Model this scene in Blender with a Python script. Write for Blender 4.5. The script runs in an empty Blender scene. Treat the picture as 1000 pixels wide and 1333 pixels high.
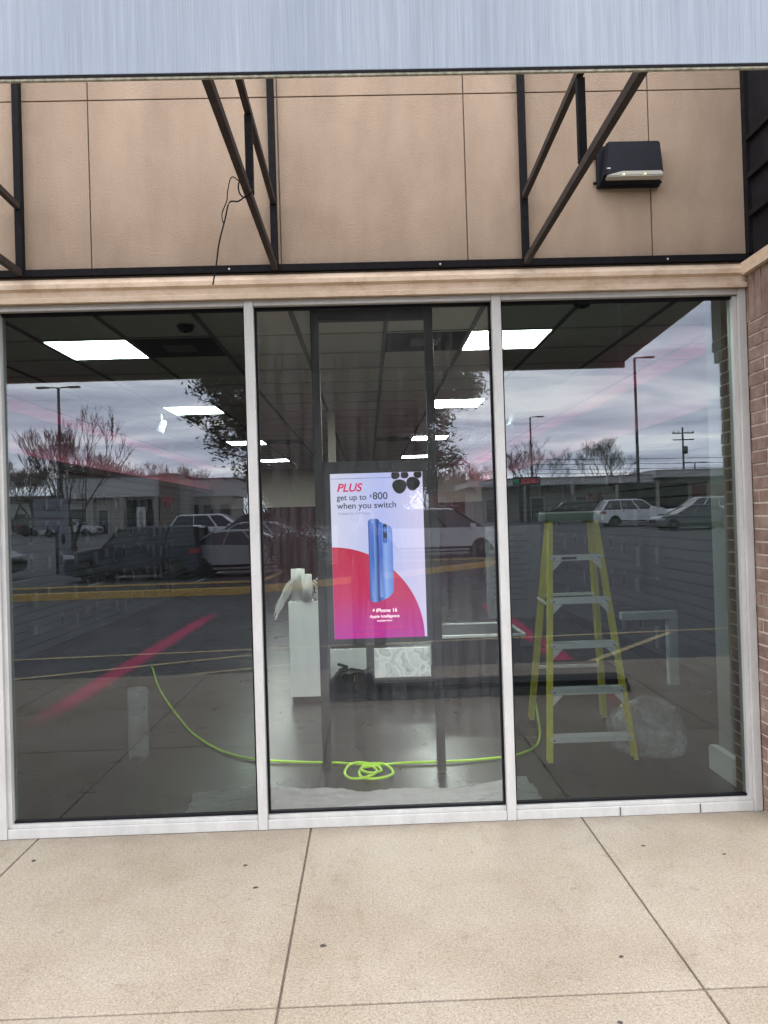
import bpy, bmesh, math, random
from mathutils import Vector, Matrix, noise
random.seed(7)
R = math.radians
S = bpy.context.scene
COL = S.collection

# ------------------------------------------------------------------ camera
H_CAM = 1.586
yaw, pitch, roll = .0216, .0083, .0302
F = Vector((math.sin(yaw)*math.cos(pitch), math.cos(yaw)*math.cos(pitch), math.sin(pitch)))
Rt = Vector((math.cos(yaw), -math.sin(yaw), 0)); Up = Rt.cross(F)
R2 = Rt*math.cos(roll) - Up*math.sin(roll); U2 = Up*math.cos(roll) + Rt*math.sin(roll)
cd = bpy.data.cameras.new('camera'); cam = bpy.data.objects.new('camera', cd); COL.objects.link(cam)
m = Matrix((R2, U2, -F)).transposed().to_4x4(); m.translation = Vector((.014, -4.0, H_CAM)); cam.matrix_world = m
cd.sensor_fit = 'VERTICAL'; cd.sensor_height = 36.0; cd.lens = 36.0*1000/1333
cd.clip_start = .005; cd.clip_end = 3000
S.camera = cam

# ------------------------------------------------------------------ world
SUN_EL, SUN_ROT = R(58), R(250)
W = bpy.data.worlds.new('World'); S.world = W; W.use_nodes = True
nt = W.node_tree; nt.nodes.clear(); N = nt.nodes.new; L = nt.links.new
out = N('ShaderNodeOutputWorld'); bg = N('ShaderNodeBackground'); bg.inputs[1].default_value = .1
sky = N('ShaderNodeTexSky'); sky.sky_type = 'NISHITA'; sky.sun_disc = False
sky.sun_elevation = SUN_EL; sky.sun_rotation = SUN_ROT; sky.dust_density = 2.0
tc = N('ShaderNodeTexCoord'); sp = N('ShaderNodeSeparateXYZ'); L(tc.outputs['Generated'], sp.inputs[0])
def wm(op, a, b=None):
    n = N('ShaderNodeMath'); n.operation = op
    for i, v in enumerate((a, b)):
        if v is None: continue
        if isinstance(v, (int, float)): n.inputs[i].default_value = v
        else: L(v, n.inputs[i])
    return n.outputs[0]
zz = wm('ADD', wm('MAXIMUM', sp.outputs[2], 0.0), .10)
cb = N('ShaderNodeCombineXYZ'); L(wm('DIVIDE', sp.outputs[0], zz), cb.inputs[0]); L(wm('DIVIDE', sp.outputs[1], zz), cb.inputs[1])
mp = N('ShaderNodeMapping'); L(cb.outputs[0], mp.inputs[0]); mp.inputs['Rotation'].default_value = (0, 0, R(-22)); mp.inputs['Scale'].default_value = (.55, 1.0, 1); mp.inputs['Location'].default_value = (3.1, 1.7, 0)
nz = N('ShaderNodeTexNoise'); nz.inputs['Scale'].default_value = 1.15; nz.inputs['Detail'].default_value = 9; nz.inputs['Roughness'].default_value = .58; nz.inputs['Distortion'].default_value = .5
L(mp.outputs[0], nz.inputs[0])
cr = N('ShaderNodeValToRGB'); L(nz.outputs[0], cr.inputs[0])
e = cr.color_ramp.elements
e[0].position = .38; e[0].color = (.42, .445, .53, 1); e[1].position = .64; e[1].color = (1.06, 1.04, 1.02, 1)
k = e.new(.50); k.color = (.64, .66, .74, 1)
ml = N('ShaderNodeVectorMath'); ml.operation = 'SCALE'; L(cr.outputs[0], ml.inputs[0])
mr = N('ShaderNodeMapRange'); L(sp.outputs[2], mr.inputs[0]); mr.inputs[1].default_value = .05; mr.inputs[2].default_value = .6; mr.inputs[3].default_value = 68; mr.inputs[4].default_value = 40; L(mr.outputs[0], ml.inputs['Scale'])
mx = N('ShaderNodeMix'); mx.data_type = 'RGBA'; mx.inputs[0].default_value = .88
L(sky.outputs[0], mx.inputs[6]); L(ml.outputs[0], mx.inputs[7]); L(mx.outputs[2], bg.inputs[0]); L(bg.outputs[0], out.inputs[0])

sd = bpy.data.lights.new('sun', 'SUN'); sd.energy = .6; sd.angle = R(22); sd.color = (1, .95, .88)
sun = bpy.data.objects.new('sun', sd); COL.objects.link(sun)
dv = Vector((math.sin(SUN_ROT)*math.cos(SUN_EL), math.cos(SUN_ROT)*math.cos(SUN_EL), math.sin(SUN_EL)))
sun.rotation_euler = dv.to_track_quat('Z', 'Y').to_euler(); sun.location = (0, -20, 30)
vs = S.view_settings; S.display_settings.display_device = 'sRGB'
vs.view_transform = 'Standard'; vs.look = 'None'; vs.exposure = 0.27; vs.gamma = 1
S.render.engine = 'CYCLES'
cy = S.cycles; cy.use_denoising = True; cy.max_bounces = 10; cy.transparent_max_bounces = 16; cy.diffuse_bounces = 5; cy.glossy_bounces = 5
cy.caustics_reflective = False; cy.caustics_refractive = False; cy.sample_clamp_indirect = 6

# ------------------------------------------------------------------ materials
MATS = {}
def mat(name, col, rough=.7, metal=0, var=.0, vscale=6, bump=0, bscale=80, emit=0, spec=.5, alpha=1, detail=6):
    if name in MATS: return MATS[name]
    M = bpy.data.materials.new(name); M.use_nodes = True; t = M.node_tree; b = t.nodes['Principled BSDF']
    b.inputs['Base Color'].default_value = (*col, 1); b.inputs['Roughness'].default_value = rough; b.inputs['Metallic'].default_value = metal
    b.inputs['Specular IOR Level'].default_value = spec; b.inputs['Alpha'].default_value = alpha
    c = t.nodes.new('ShaderNodeTexCoord')
    if var:
        n = t.nodes.new('ShaderNodeTexNoise'); n.inputs['Scale'].default_value = vscale; n.inputs['Detail'].default_value = detail; n.inputs['Roughness'].default_value = .65
        t.links.new(c.outputs['Object'], n.inputs[0])
        r = t.nodes.new('ShaderNodeValToRGB'); t.links.new(n.outputs[0], r.inputs[0])
        r.color_ramp.elements[0].position = .3; r.color_ramp.elements[1].position = .7
        r.color_ramp.elements[0].color = (*[x*(1-var) for x in col], 1); r.color_ramp.elements[1].color = (*[min(1, x*(1+var)) for x in col], 1)
        t.links.new(r.outputs[0], b.inputs['Base Color'])
    if bump:
        n = t.nodes.new('ShaderNodeTexNoise'); n.inputs['Scale'].default_value = bscale; n.inputs['Detail'].default_value = 4
        t.links.new(c.outputs['Object'], n.inputs[0]); u = t.nodes.new('ShaderNodeBump'); u.inputs['Strength'].default_value = bump; u.inputs['Distance'].default_value = .01
        t.links.new(n.outputs[0], u.inputs['Height']); t.links.new(u.outputs[0], b.inputs['Normal'])
    if emit:
        b.inputs['Emission Color'].default_value = (*col, 1); b.inputs['Emission Strength'].default_value = emit
    MATS[name] = M
    return M

def nodes_of(name):
    M = bpy.data.materials.new(name); M.use_nodes = True; t = M.node_tree; MATS[name] = M
    return M, t, t.nodes['Principled BSDF'], t.nodes.new, t.links.new
def ramp(t, src, stops):
    r = t.nodes.new('ShaderNodeValToRGB'); t.links.new(src, r.inputs[0]); E = r.color_ramp.elements
    E[0].position, E[0].color = stops[0][0], (*stops[0][1], 1); E[1].position, E[1].color = stops[-1][0], (*stops[-1][1], 1)
    for p, c in stops[1:-1]:
        q = E.new(p); q.color = (*c, 1)
    return r.outputs[0]
def texn(t, scale, detail=6, rough=.6, vec=None, mapscale=None):
    c = t.nodes.new('ShaderNodeTexCoord'); v = c.outputs['Object']
    if mapscale:
        q = t.nodes.new('ShaderNodeMapping'); q.inputs['Scale'].default_value = mapscale; t.links.new(v, q.inputs[0]); v = q.outputs[0]
    n = t.nodes.new('ShaderNodeTexNoise'); n.inputs['Scale'].default_value = scale; n.inputs['Detail'].default_value = detail; n.inputs['Roughness'].default_value = rough
    t.links.new(v, n.inputs[0]); return n.outputs[0]
def mixc(t, f, a, b, mode='MIX'):
    x = t.nodes.new('ShaderNodeMix'); x.data_type = 'RGBA'; x.blend_type = mode
    for i, v in ((0, f), (6, a), (7, b)):
        if isinstance(v, (int, float)): x.inputs[i].default_value = v
        elif isinstance(v, tuple): x.inputs[i].default_value = (*v, 1)
        else: t.links.new(v, x.inputs[i])
    return x.outputs[2]
def bumpn(t, b, h, s, d=.01):
    u = t.nodes.new('ShaderNodeBump'); u.inputs['Strength'].default_value = s; u.inputs['Distance'].default_value = d
    t.links.new(h, u.inputs['Height']); t.links.new(u.outputs[0], b.inputs['Normal'])

# exposed aggregate sidewalk
M, t, b, n_, l_ = nodes_of('sidewalk')
fine = texn(t, 130, 4, .75); mid = texn(t, 60, 5, .7); big = texn(t, 1.3, 6, .6); st = texn(t, 3.5, 7, .65)
base = ramp(t, fine, [(.36, (.14, .115, .088)), (.47, (.30, .255, .20)), (.60, (.40, .35, .285)), (.70, (.56, .51, .43))])
base = mixc(t, .35, base, ramp(t, mid, [(.35, (.25, .21, .165)), (.65, (.42, .37, .30))]))
base = mixc(t, 1.0, base, ramp(t, big, [(.3, (.84, .80, .73)), (.5, (1, .98, .94)), (.72, (1.12, 1.13, 1.14))]), 'MULTIPLY')
base = mixc(t, 1.0, base, ramp(t, st, [(.28, (.86, .84, .80)), (.42, (1, 1, 1)), (.8, (1.05, 1.04, 1.03))]), 'MULTIPLY')
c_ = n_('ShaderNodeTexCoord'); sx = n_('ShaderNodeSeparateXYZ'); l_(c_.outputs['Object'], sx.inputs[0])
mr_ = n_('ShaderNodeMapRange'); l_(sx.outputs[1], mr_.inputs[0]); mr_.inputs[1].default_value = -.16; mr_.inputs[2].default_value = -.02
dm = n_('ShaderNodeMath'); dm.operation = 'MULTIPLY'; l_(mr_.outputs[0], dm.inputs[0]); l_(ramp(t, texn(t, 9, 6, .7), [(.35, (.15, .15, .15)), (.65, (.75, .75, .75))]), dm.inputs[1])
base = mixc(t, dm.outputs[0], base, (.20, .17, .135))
vor = n_('ShaderNodeTexWhiteNoise'); sn = n_('ShaderNodeVectorMath'); sn.operation = 'SNAP'; av_ = n_('ShaderNodeVectorMath'); av_.operation = 'ADD'; l_(c_.outputs['Object'], av_.inputs[0]); av_.inputs[1].default_value = (.325, 1.47, 5); l_(av_.outputs[0], sn.inputs[0]); sn.inputs[1].default_value = (1.4, 1.47, 20)
l_(sn.outputs[0], vor.inputs['Vector']); base = mixc(t, 1.0, base, ramp(t, vor.outputs['Value'], [(0, (.93, .92, .90)), (1, (1.05, 1.05, 1.05))]), 'MULTIPLY')
run = ramp(t, texn(t, 2.4, 8, .75, mapscale=(1.8, .5, 1)), [(.30, (.80, .76, .70)), (.44, (1, 1, 1)), (.62, (1, 1, 1)), (.74, (1.10, 1.10, 1.11))]); base = mixc(t, 1.0, base, run, 'MULTIPLY')
blot = ramp(t, texn(t, 14, 5, .7), [(.30, (.78, .75, .70)), (.38, (1, 1, 1)), (.70, (1, 1, 1)), (.78, (1.12, 1.13, 1.14))]); base = mixc(t, 1.0, base, blot, 'MULTIPLY')
l_(base, b.inputs['Base Color']); b.inputs['Roughness'].default_value = .85; bumpn(t, b, fine, .35, .004)
# asphalt
M, t, b, n_, l_ = nodes_of('asphalt')
a1 = texn(t, 140, 3, .7); a2 = texn(t, .6, 7, .65)
base = ramp(t, a1, [(.35, (.055, .055, .06)), (.65, (.115, .113, .115))])
base = mixc(t, 1.0, base, ramp(t, a2, [(.3, (.75, .75, .77)), (.7, (1.35, 1.33, 1.32))]), 'MULTIPLY')
l_(base, b.inputs['Base Color']); b.inputs['Roughness'].default_value = .9; bumpn(t, b, a1, .4, .006)
# stucco
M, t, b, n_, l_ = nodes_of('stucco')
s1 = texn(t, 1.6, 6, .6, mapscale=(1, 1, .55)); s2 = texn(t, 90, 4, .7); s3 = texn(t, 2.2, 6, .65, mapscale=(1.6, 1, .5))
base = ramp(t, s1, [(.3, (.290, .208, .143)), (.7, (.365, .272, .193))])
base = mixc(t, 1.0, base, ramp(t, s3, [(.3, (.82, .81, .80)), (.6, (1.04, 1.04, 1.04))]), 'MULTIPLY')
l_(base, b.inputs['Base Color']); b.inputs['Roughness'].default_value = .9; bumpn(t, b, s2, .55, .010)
# header band
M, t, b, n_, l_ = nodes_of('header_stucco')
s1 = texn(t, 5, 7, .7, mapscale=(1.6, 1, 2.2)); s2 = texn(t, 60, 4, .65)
base = ramp(t, s1, [(.3, (.42, .30, .20)), (.5, (.55, .42, .30)), (.75, (.62, .50, .38))])  # paler than the wall stucco: stronger light there is put into the colour
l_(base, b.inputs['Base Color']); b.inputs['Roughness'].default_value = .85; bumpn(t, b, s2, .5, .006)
# ribbed fascia
M, t, b, n_, l_ = nodes_of('fascia_metal')
s1 = texn(t, 9, 6, .7, mapscale=(7, 1, .12)); s2 = texn(t, 1.0, 4, .6, mapscale=(2.2, 1, .3)); s3 = texn(t, 90, 2, .5, mapscale=(3, 1, .06))
base = ramp(t, s1, [(.3, (.180, .212, .250)), (.7, (.238, .272, .318))])
base = mixc(t, 1.0, base, ramp(t, s2, [(.35, (.90, .91, .93)), (.7, (1.16, 1.14, 1.10))]), 'MULTIPLY')
base = mixc(t, 1.0, base, ramp(t, s3, [(.35, (.92, .92, .92)), (.65, (1.08, 1.08, 1.08))]), 'MULTIPLY')
l_(base, b.inputs['Base Color']); b.inputs['Roughness'].default_value = .55; bumpn(t, b, s3, .3, .004)
# brick body
M, t, b, n_, l_ = nodes_of('brick')
s1 = texn(t, 7, 3, .6); s2 = texn(t, 60, 5, .7)
base = ramp(t, s1, [(.3, (.15, .09, .065)), (.5, (.225, .15, .115)), (.72, (.30, .22, .175))])
base = mixc(t, 1.0, base, ramp(t, s2, [(.3, (.75, .75, .75)), (.7, (1.2, 1.2, 1.2))]), 'MULTIPLY')
l_(base, b.inputs['Base Color']); b.inputs['Roughness'].default_value = .9; bumpn(t, b, s2, .6, .006)
mat('mortar', (.50, .42, .35), .95, var=.2, vscale=30)
# interior floor
M, t, b, n_, l_ = nodes_of('shop_floor')
s1 = texn(t, 4, 6, .65); s2 = texn(t, 2.2, 5, .6)
l_(ramp(t, s1, [(.3, (.018, .015, .014)), (.7, (.030, .026, .025))]), b.inputs['Base Color'])
l_(ramp(t, s2, [(.3, (.26, .26, .26)), (.7, (.32, .32, .32))]), b.inputs['Roughness']); b.inputs['Specular IOR Level'].default_value = .35
# brushed frame
M, t, b, n_, l_ = nodes_of('frame_metal')
s1 = texn(t, 12, 5, .7, mapscale=(1, 1, .3)); s2 = texn(t, 70, 3, .6)
base = ramp(t, s1, [(.3, (.43, .425, .405)), (.7, (.53, .52, .495))])
base = mixc(t, 1.0, base, ramp(t, s2, [(.25, (.92, .91, .90)), (.45, (1, 1, 1)), (.8, (1.02, 1.02, 1.02))]), 'MULTIPLY')
l_(base, b.inputs['Base Color']); b.inputs['Roughness'].default_value = .45; b.inputs['Metallic'].default_value = .15
# steel
M, t, b, n_, l_ = nodes_of('rusty_steel')
s1 = texn(t, 25, 6, .7); s2 = texn(t, 90, 4, .7)
base = ramp(t, s1, [(.3, (.026, .020, .018)), (.6, (.046, .036, .032)), (.8, (.072, .052, .042))])
base = mixc(t, ramp(t, s2, [(.62, (0, 0, 0)), (.72, (.6, .6, .6))]), base, (.12, .10, .085))
l_(base, b.inputs['Base Color']); b.inputs['Roughness'].default_value = .8; b.inputs['Specular IOR Level'].default_value = .2
mat('black_steel', (.009, .008, .009), .8, var=.4, vscale=30, spec=.12)

def glass(name, tint, refl, dirt):
    M = bpy.data.materials.new(name); M.use_nodes = True; t = M.node_tree; t.nodes.clear(); MATS[name] = M
    o = t.nodes.new('ShaderNodeOutputMaterial'); tr = t.nodes.new('ShaderNodeBsdfTransparent'); gl = t.nodes.new('ShaderNodeBsdfGlossy'); df = t.nodes.new('ShaderNodeBsdfDiffuse')
    tr.inputs[0].default_value = (*tint, 1); gl.inputs['Roughness'].default_value = 0; gl.inputs['Color'].default_value = (.87, .92, 1, 1); df.inputs[0].default_value = (.7, .7, .72, 1)
    lw = t.nodes.new('ShaderNodeLayerWeight'); lw.inputs[0].default_value = .5
    p = t.nodes.new('ShaderNodeMath'); p.operation = 'POWER'; t.links.new(lw.outputs['Facing'], p.inputs[0]); p.inputs[1].default_value = 5
    q = t.nodes.new('ShaderNodeMath'); q.operation = 'MULTIPLY_ADD'; t.links.new(p.outputs[0], q.inputs[0]); q.inputs[1].default_value = 1-refl; q.inputs[2].default_value = refl
    m1 = t.nodes.new('ShaderNodeMixShader'); t.links.new(q.outputs[0], m1.inputs[0]); t.links.new(tr.outputs[0], m1.inputs[1]); t.links.new(gl.outputs[0], m1.inputs[2])
    d = texn(t, 6, 7, .75, mapscale=(4.5, 1, .35)); d2 = ramp(t, d, [(.38, (dirt*.35,)*3), (.72, (dirt*2.0,)*3)])
    m2 = t.nodes.new('ShaderNodeMixShader'); t.links.new(d2, m2.inputs[0]); t.links.new(m1.outputs[0], m2.inputs[1]); t.links.new(df.outputs[0], m2.inputs[2])
    t.links.new(m2.outputs[0], o.inputs[0]); return M
glass('glass_tinted', (.56, .59, .575), .072, .003)
glass('glass_clear', (.93, .93, .92), .056, .015)
mat('black', (.008, .008, .01), .6, spec=.12); mat('rubber', (.02, .02, .02), .8); mat('darkgrey', (.045, .048, .052), .6, spec=.2, var=.2, vscale=8)
mat('white_paint', (.84, .85, .85), .5, var=.05, vscale=5); mat('ceiling_tile', (.80, .80, .76), .95, var=.06, vscale=40, bump=.3, bscale=200)

# ------------------------------------------------------------------ mesh helpers
class MB:
    def __init__(s): s.b = bmesh.new()
    def box(s, x0, x1, y0, y1, z0, z1, bev=0):
        v = [s.b.verts.new(p) for p in ((x0,y0,z0),(x1,y0,z0),(x1,y1,z0),(x0,y1,z0),(x0,y0,z1),(x1,y0,z1),(x1,y1,z1),(x0,y1,z1))]
        f = [s.b.faces.new([v[i] for i in q]) for q in ((0,3,2,1),(4,5,6,7),(0,1,5,4),(1,2,6,5),(2,3,7,6),(3,0,4,7))]
        if bev:
            es = list({e for q in f for e in q.edges}); bmesh.ops.bevel(s.b, geom=es, offset=bev, segments=2, affect='EDGES', profile=.6)
        return s
    def tube(s, pts, r, n=8, cap=True, r2=None):
        pts = [Vector(p) for p in pts]; rings = []
        for i, p in enumerate(pts):
            d = (pts[min(i+1, len(pts)-1)] - pts[max(i-1, 0)]).normalized()
            a = Vector((0, 0, 1)) if abs(d.z) < .9 else Vector((1, 0, 0))
            u = d.cross(a).normalized(); w = d.cross(u)
            rr = r[i] if isinstance(r, (list, tuple)) else (r + ((r2-r)*i/(len(pts)-1) if r2 is not None else 0))
            rings.append([s.b.verts.new(p + (u*math.cos(2*math.pi*k/n) + w*math.sin(2*math.pi*k/n))*rr) for k in range(n)])
        for A, B in zip(rings, rings[1:]):
            for k in range(n): 
                f = s.b.faces.new((A[k], A[(k+1) % n], B[(k+1) % n], B[k])); f.smooth = n > 5
        if cap and n > 2:
            s.b.faces.new(rings[0][::-1]); s.b.faces.new(rings[-1])
        return s
    def bar(s, a, b, w, h, up=(0, 0, 1)):       # rectangular bar between two points
        a, b = Vector(a), Vector(b); d = (b-a).normalized(); upv = Vector(up)
        if abs(d.dot(upv)) > .98: upv = Vector((0, 1, 0))
        u = d.cross(upv).normalized()*w/2; w_ = u.normalized().cross(d)*h/2
        v = [s.b.verts.new(p+q) for p in (a, b) for q in (u+w_, u-w_, -u-w_, -u+w_)]
        for q in ((0,1,2,3),(7,6,5,4),(0,4,5,1),(1,5,6,2),(2,6,7,3),(3,7,4,0)): s.b.faces.new([v[i] for i in q])
        return s
    def prism(s, poly, a0, a1, axis='y', bev=0):  # poly in the two other axes
        def P(p, a):
            return {'y': (p[0], a, p[1]), 'x': (a, p[0], p[1]), 'z': (p[0], p[1], a)}[axis]
        A = [s.b.verts.new(P(p, a0)) for p in poly]; B = [s.b.verts.new(P(p, a1)) for p in poly]
        fs = [s.b.faces.new(A), s.b.faces.new(B[::-1])]; n = len(poly)
        for i in range(n): fs.append(s.b.faces.new((A[(i+1) % n], A[i], B[i], B[(i+1) % n])))
        if bev:
            es = list(set(fs[0].edges) | set(fs[1].edges)); bmesh.ops.bevel(s.b, geom=es, offset=bev, segments=3, affect='EDGES', profile=.5)
        return s
    def hexa(s, v8):                             # 8 points: bottom 4, top 4
        v = [s.b.verts.new(p) for p in v8]
        for q in ((0,3,2,1),(4,5,6,7),(0,1,5,4),(1,2,6,5),(2,3,7,6),(3,0,4,7)): s.b.faces.new([v[i] for i in q])
        return s
    def poly(s, pts):
        s.b.faces.new([s.b.verts.new(p) for p in pts]); return s
    def ball(s, c, r, sc=(1, 1, 1), seg=12):
        g = bmesh.ops.create_uvsphere(s.b, u_segments=seg, v_segments=max(6, seg*2//3), radius=r)
        for v in g['verts']: v.co = Vector((v.co.x*sc[0], v.co.y*sc[1], v.co.z*sc[2])) + Vector(c)
        for v in g['verts']:
            for f in v.link_faces: f.smooth = True
        return s
    def build(s, name, m, parent=None, loc=None, norm=True):
        if norm: bmesh.ops.recalc_face_normals(s.b, faces=s.b.faces[:])
        me = bpy.data.meshes.new(name); s.b.to_mesh(me); s.b.free()
        for q in (m if isinstance(m, (list, tuple)) else [m]): me.materials.append(MATS[q] if isinstance(q, str) else q)
        o = bpy.data.objects.new(name, me); COL.objects.link(o)
        if parent: o.parent = parent
        if loc: o.location = loc
        return o
def tag(o, label=None, cat=None, group=None, kind=None):
    if label: o['label'] = label
    if cat: o['category'] = cat
    if group: o['group'] = group
    if kind: o['kind'] = kind
    return o
def empty(name, loc, label, cat, group=None, rz=0):
    o = bpy.data.objects.new(name, None); COL.objects.link(o); o.location = loc; o.rotation_euler = (0, 0, rz); o.empty_display_size = .1
    return tag(o, label, cat, group)
def kids(o): return [c for c in bpy.data.objects if c.parent == o]
def copy_tree(o, parent=None):
    c = o.copy(); COL.objects.link(c); c.parent = parent
    for ch in kids(o): copy_tree(ch, c)
    return c
def text(body, m, parent, origin, width=None, size=.05, shear=0, off=0, align='LEFT', rot=(R(90), 0, 0), name='lettering', ext=.0008, height=None):
    c = bpy.data.curves.new('txt', 'FONT'); c.body = body; c.size = size; c.shear = shear; c.offset = off; c.extrude = ext; c.align_x = align
    tmp = bpy.data.objects.new('txt', c); COL.objects.link(tmp)
    bpy.context.view_layer.update(); me = bpy.data.meshes.new_from_object(tmp.evaluated_get(bpy.context.evaluated_depsgraph_get()))
    bpy.data.objects.remove(tmp); bpy.data.curves.remove(c)
    xs = [v.co.x for v in me.vertices]; ys = [v.co.y for v in me.vertices]
    if width:
        k = width/(max(xs)-min(xs)); ky = k if not height else height/(max(ys)-min(ys))
        for v in me.vertices: v.co.x *= k; v.co.y *= ky
    me.materials.clear(); me.materials.append(MATS[m])
    o = bpy.data.objects.new(name, me); COL.objects.link(o); o.parent = parent; o.location = origin; o.rotation_euler = rot
    return o

# ------------------------------------------------------------------ ground
PROF = [(-400, -.15), (0, -.15), (9, -.13), (14, .0), (24, .13), (40, .40), (46, .60), (60, .85), (100, 1.2), (900, 6)]
def gz(Y):
    for (a, za), (b_, zb) in zip(PROF, PROF[1:]):
        if a <= Y <= b_: return za + (zb-za)*(Y-a)/(b_-a)
    return 6
mb = MB(); xs = [-900, -120, -60, -30, -15, 0, 15, 30, 60, 120, 900]; yy = [p[0] for p in PROF]
g = [[mb.b.verts.new((x, -Y, gz(Y))) for x in xs] for Y in yy]
for i in range(len(yy)-1):
    for j in range(len(xs)-1): mb.b.faces.new((g[i][j], g[i][j+1], g[i+1][j+1], g[i+1][j]))
tag(mb.build('ground', 'asphalt'), kind='structure')

# sidewalk: separate slabs in one mesh with real grooves
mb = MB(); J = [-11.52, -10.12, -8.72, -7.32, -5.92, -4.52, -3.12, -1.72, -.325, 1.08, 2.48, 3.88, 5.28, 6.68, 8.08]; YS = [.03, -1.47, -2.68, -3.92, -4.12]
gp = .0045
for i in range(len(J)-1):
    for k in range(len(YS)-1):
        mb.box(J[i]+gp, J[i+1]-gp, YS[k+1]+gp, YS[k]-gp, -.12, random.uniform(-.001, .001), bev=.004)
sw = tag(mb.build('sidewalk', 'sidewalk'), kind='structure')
mat('groove', (.18, .148, .118), .95, var=.3, vscale=30)
tag(MB().box(-11.6, 8.1, -4.125, .05, -.16, -.009).build('sidewalk_bedding', 'groove'), kind='structure')
# gum spots and specks on the slabs
mat('gum', (.05, .042, .036), .8)
for i, (x, y, r) in enumerate([(.38, -2.02, .014), (.40, -1.99, .011), (-.20, -1.12, .013), (-.59, -1.62, .010), (-.52, -.64, .010), (-1.63, -.28, .012), (-.6, -.42, .009), (1.27, -.38, .010), (1.60, -.50, .009), (.87, -1.27, .008), (.75, -1.62, .009), (.55, -1.66, .008)]):
    mb = MB(); n = 9; pr = [r*.8*random.uniform(.7, 1.2) for _ in range(n)]
    mb.prism([(math.cos(6.283*k/n)*pr[k]*1.3, math.sin(6.283*k/n)*pr[k]) for k in range(n)], 0, .0015, 'z')
    o = mb.build('gum_spot', 'gum', loc=(x, y, .0015))
    tag(o, 'small dark flattened spot of old gum stuck on the concrete sidewalk', 'gum spot', 'dark gum spots on the sidewalk')

# ------------------------------------------------------------------ facade wall
XL, XR = -3.142, 2.002                      # storefront centre lines
wall = empty('shop_facade', (0, 0, 0), 'tan stucco shop facade wall above the windows behind the awning frame', 'wall')
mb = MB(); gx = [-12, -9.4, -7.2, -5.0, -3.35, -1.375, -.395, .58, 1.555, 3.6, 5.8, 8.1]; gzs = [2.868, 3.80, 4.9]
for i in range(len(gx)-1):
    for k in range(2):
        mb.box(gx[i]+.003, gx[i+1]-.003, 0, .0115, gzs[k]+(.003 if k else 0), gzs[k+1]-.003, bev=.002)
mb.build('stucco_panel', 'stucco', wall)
mat('joint', (.235, .17, .125), .9, var=.2, vscale=20)
MB().box(-12, 8.1, .012, .075, 2.745, 4.9).build('backing', 'joint', wall)
# header band with small moulded ledges
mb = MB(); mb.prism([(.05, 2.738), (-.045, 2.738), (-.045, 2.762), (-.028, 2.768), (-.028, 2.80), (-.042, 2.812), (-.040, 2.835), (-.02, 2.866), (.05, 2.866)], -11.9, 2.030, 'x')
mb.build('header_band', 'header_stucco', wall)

# brick piers
def bricks(x0, x1, y0, y1, z0, z1, parent_name, label, soldier=True, corbel=None):
    root = empty(parent_name, ((x0+x1)/2, y0, z0), label, 'brick pier')
    cx, cyy = (x0+x1)/2, y0
    mb = MB(); mo = MB(); h = .0575; mj = .0095; z = z0+.004; c = 0
    top_s = z1-.20 if soldier else z1
    while z + h < top_s:
        pr = .0
        if corbel and z > corbel: pr = .075
        offx = (.0 if c % 2 else .1); rows = []
        x = x0 - offx*0
        # front row along x
        xx = x0 - (.0); first = True
        while xx < x1-.01:
            w = (.092 if (first and c % 2) else .193); xe = min(xx+w, x1)
            jy = random.uniform(-.003, .003); jx = random.uniform(-.004, .004) if first else 0
            mb.box(xx+jx-cx, xe-cx, y0-pr+jy-cyy, y0+.09-cyy, z-z0, z+h-z0, bev=.003); xx = xe+.0095; first = False
        # side row along y on the left face
        ys = y0+.10
        while ys < y1-.02:
            w = .193 if c % 2 else (.092 if ys < y0+.15 else .193); ye = min(ys+w, y1)
            mb.box(x0+random.uniform(-.003, .003)-cx, x0+.09-cx, ys-cyy, ye-cyy, z-z0, z+h-z0, bev=.003); ys = ye+.0095
        z += h+mj; c += 1
    if soldier:
        xx = x0
        while xx < x1-.02:
            xe = min(xx+.0575, x1); mb.box(xx-cx, xe-cx, y0-(.075 if corbel else 0)-cyy, y0+.09-cyy, z-z0, z1-.004-z0, bev=.003); xx = xe+.0095
        ys = y0+.10
        while ys < y1-.02:
            ye = min(ys+.0575, y1); mb.box(x0+random.uniform(-.003, .003)-cx, x0+.09-cx, ys-cyy, ye-cyy, z-z0, z1-.004-z0, bev=.003); ys = ye+.0095
    mb.build('brickwork', 'brick', root)
    mo.box(x0+.006-cx, x1-.006-cx, .008, y1-cyy, 0, z1-z0)
    if corbel: mo.box(x0+.006-cx, x1-.006-cx, -.069, .0075, corbel-z0, z1-z0)
    mo.build('mortar_core', 'mortar', root)
    return root
pier = bricks(2.034, 3.5, -.27, 0.28, 0.001, 2.80, 'brick_pier', 'brown brick pier at the right edge of the shop window', corbel=2.42)
pier2 = bricks(-4.7, -3.19, -.27, 0.28, 0.001, 2.80, 'brick_pier', 'brown brick pier left of the far left window pane', corbel=2.42)
mb = MB(); mb.prism([(.0, 0), (-.40, 0), (-.40, .03), (-.36, .065), (0, .065)], 2.008, 3.5, 'x'); mb.build('coping', 'header_stucco', wall, loc=(0, 0, 2.802))

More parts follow.
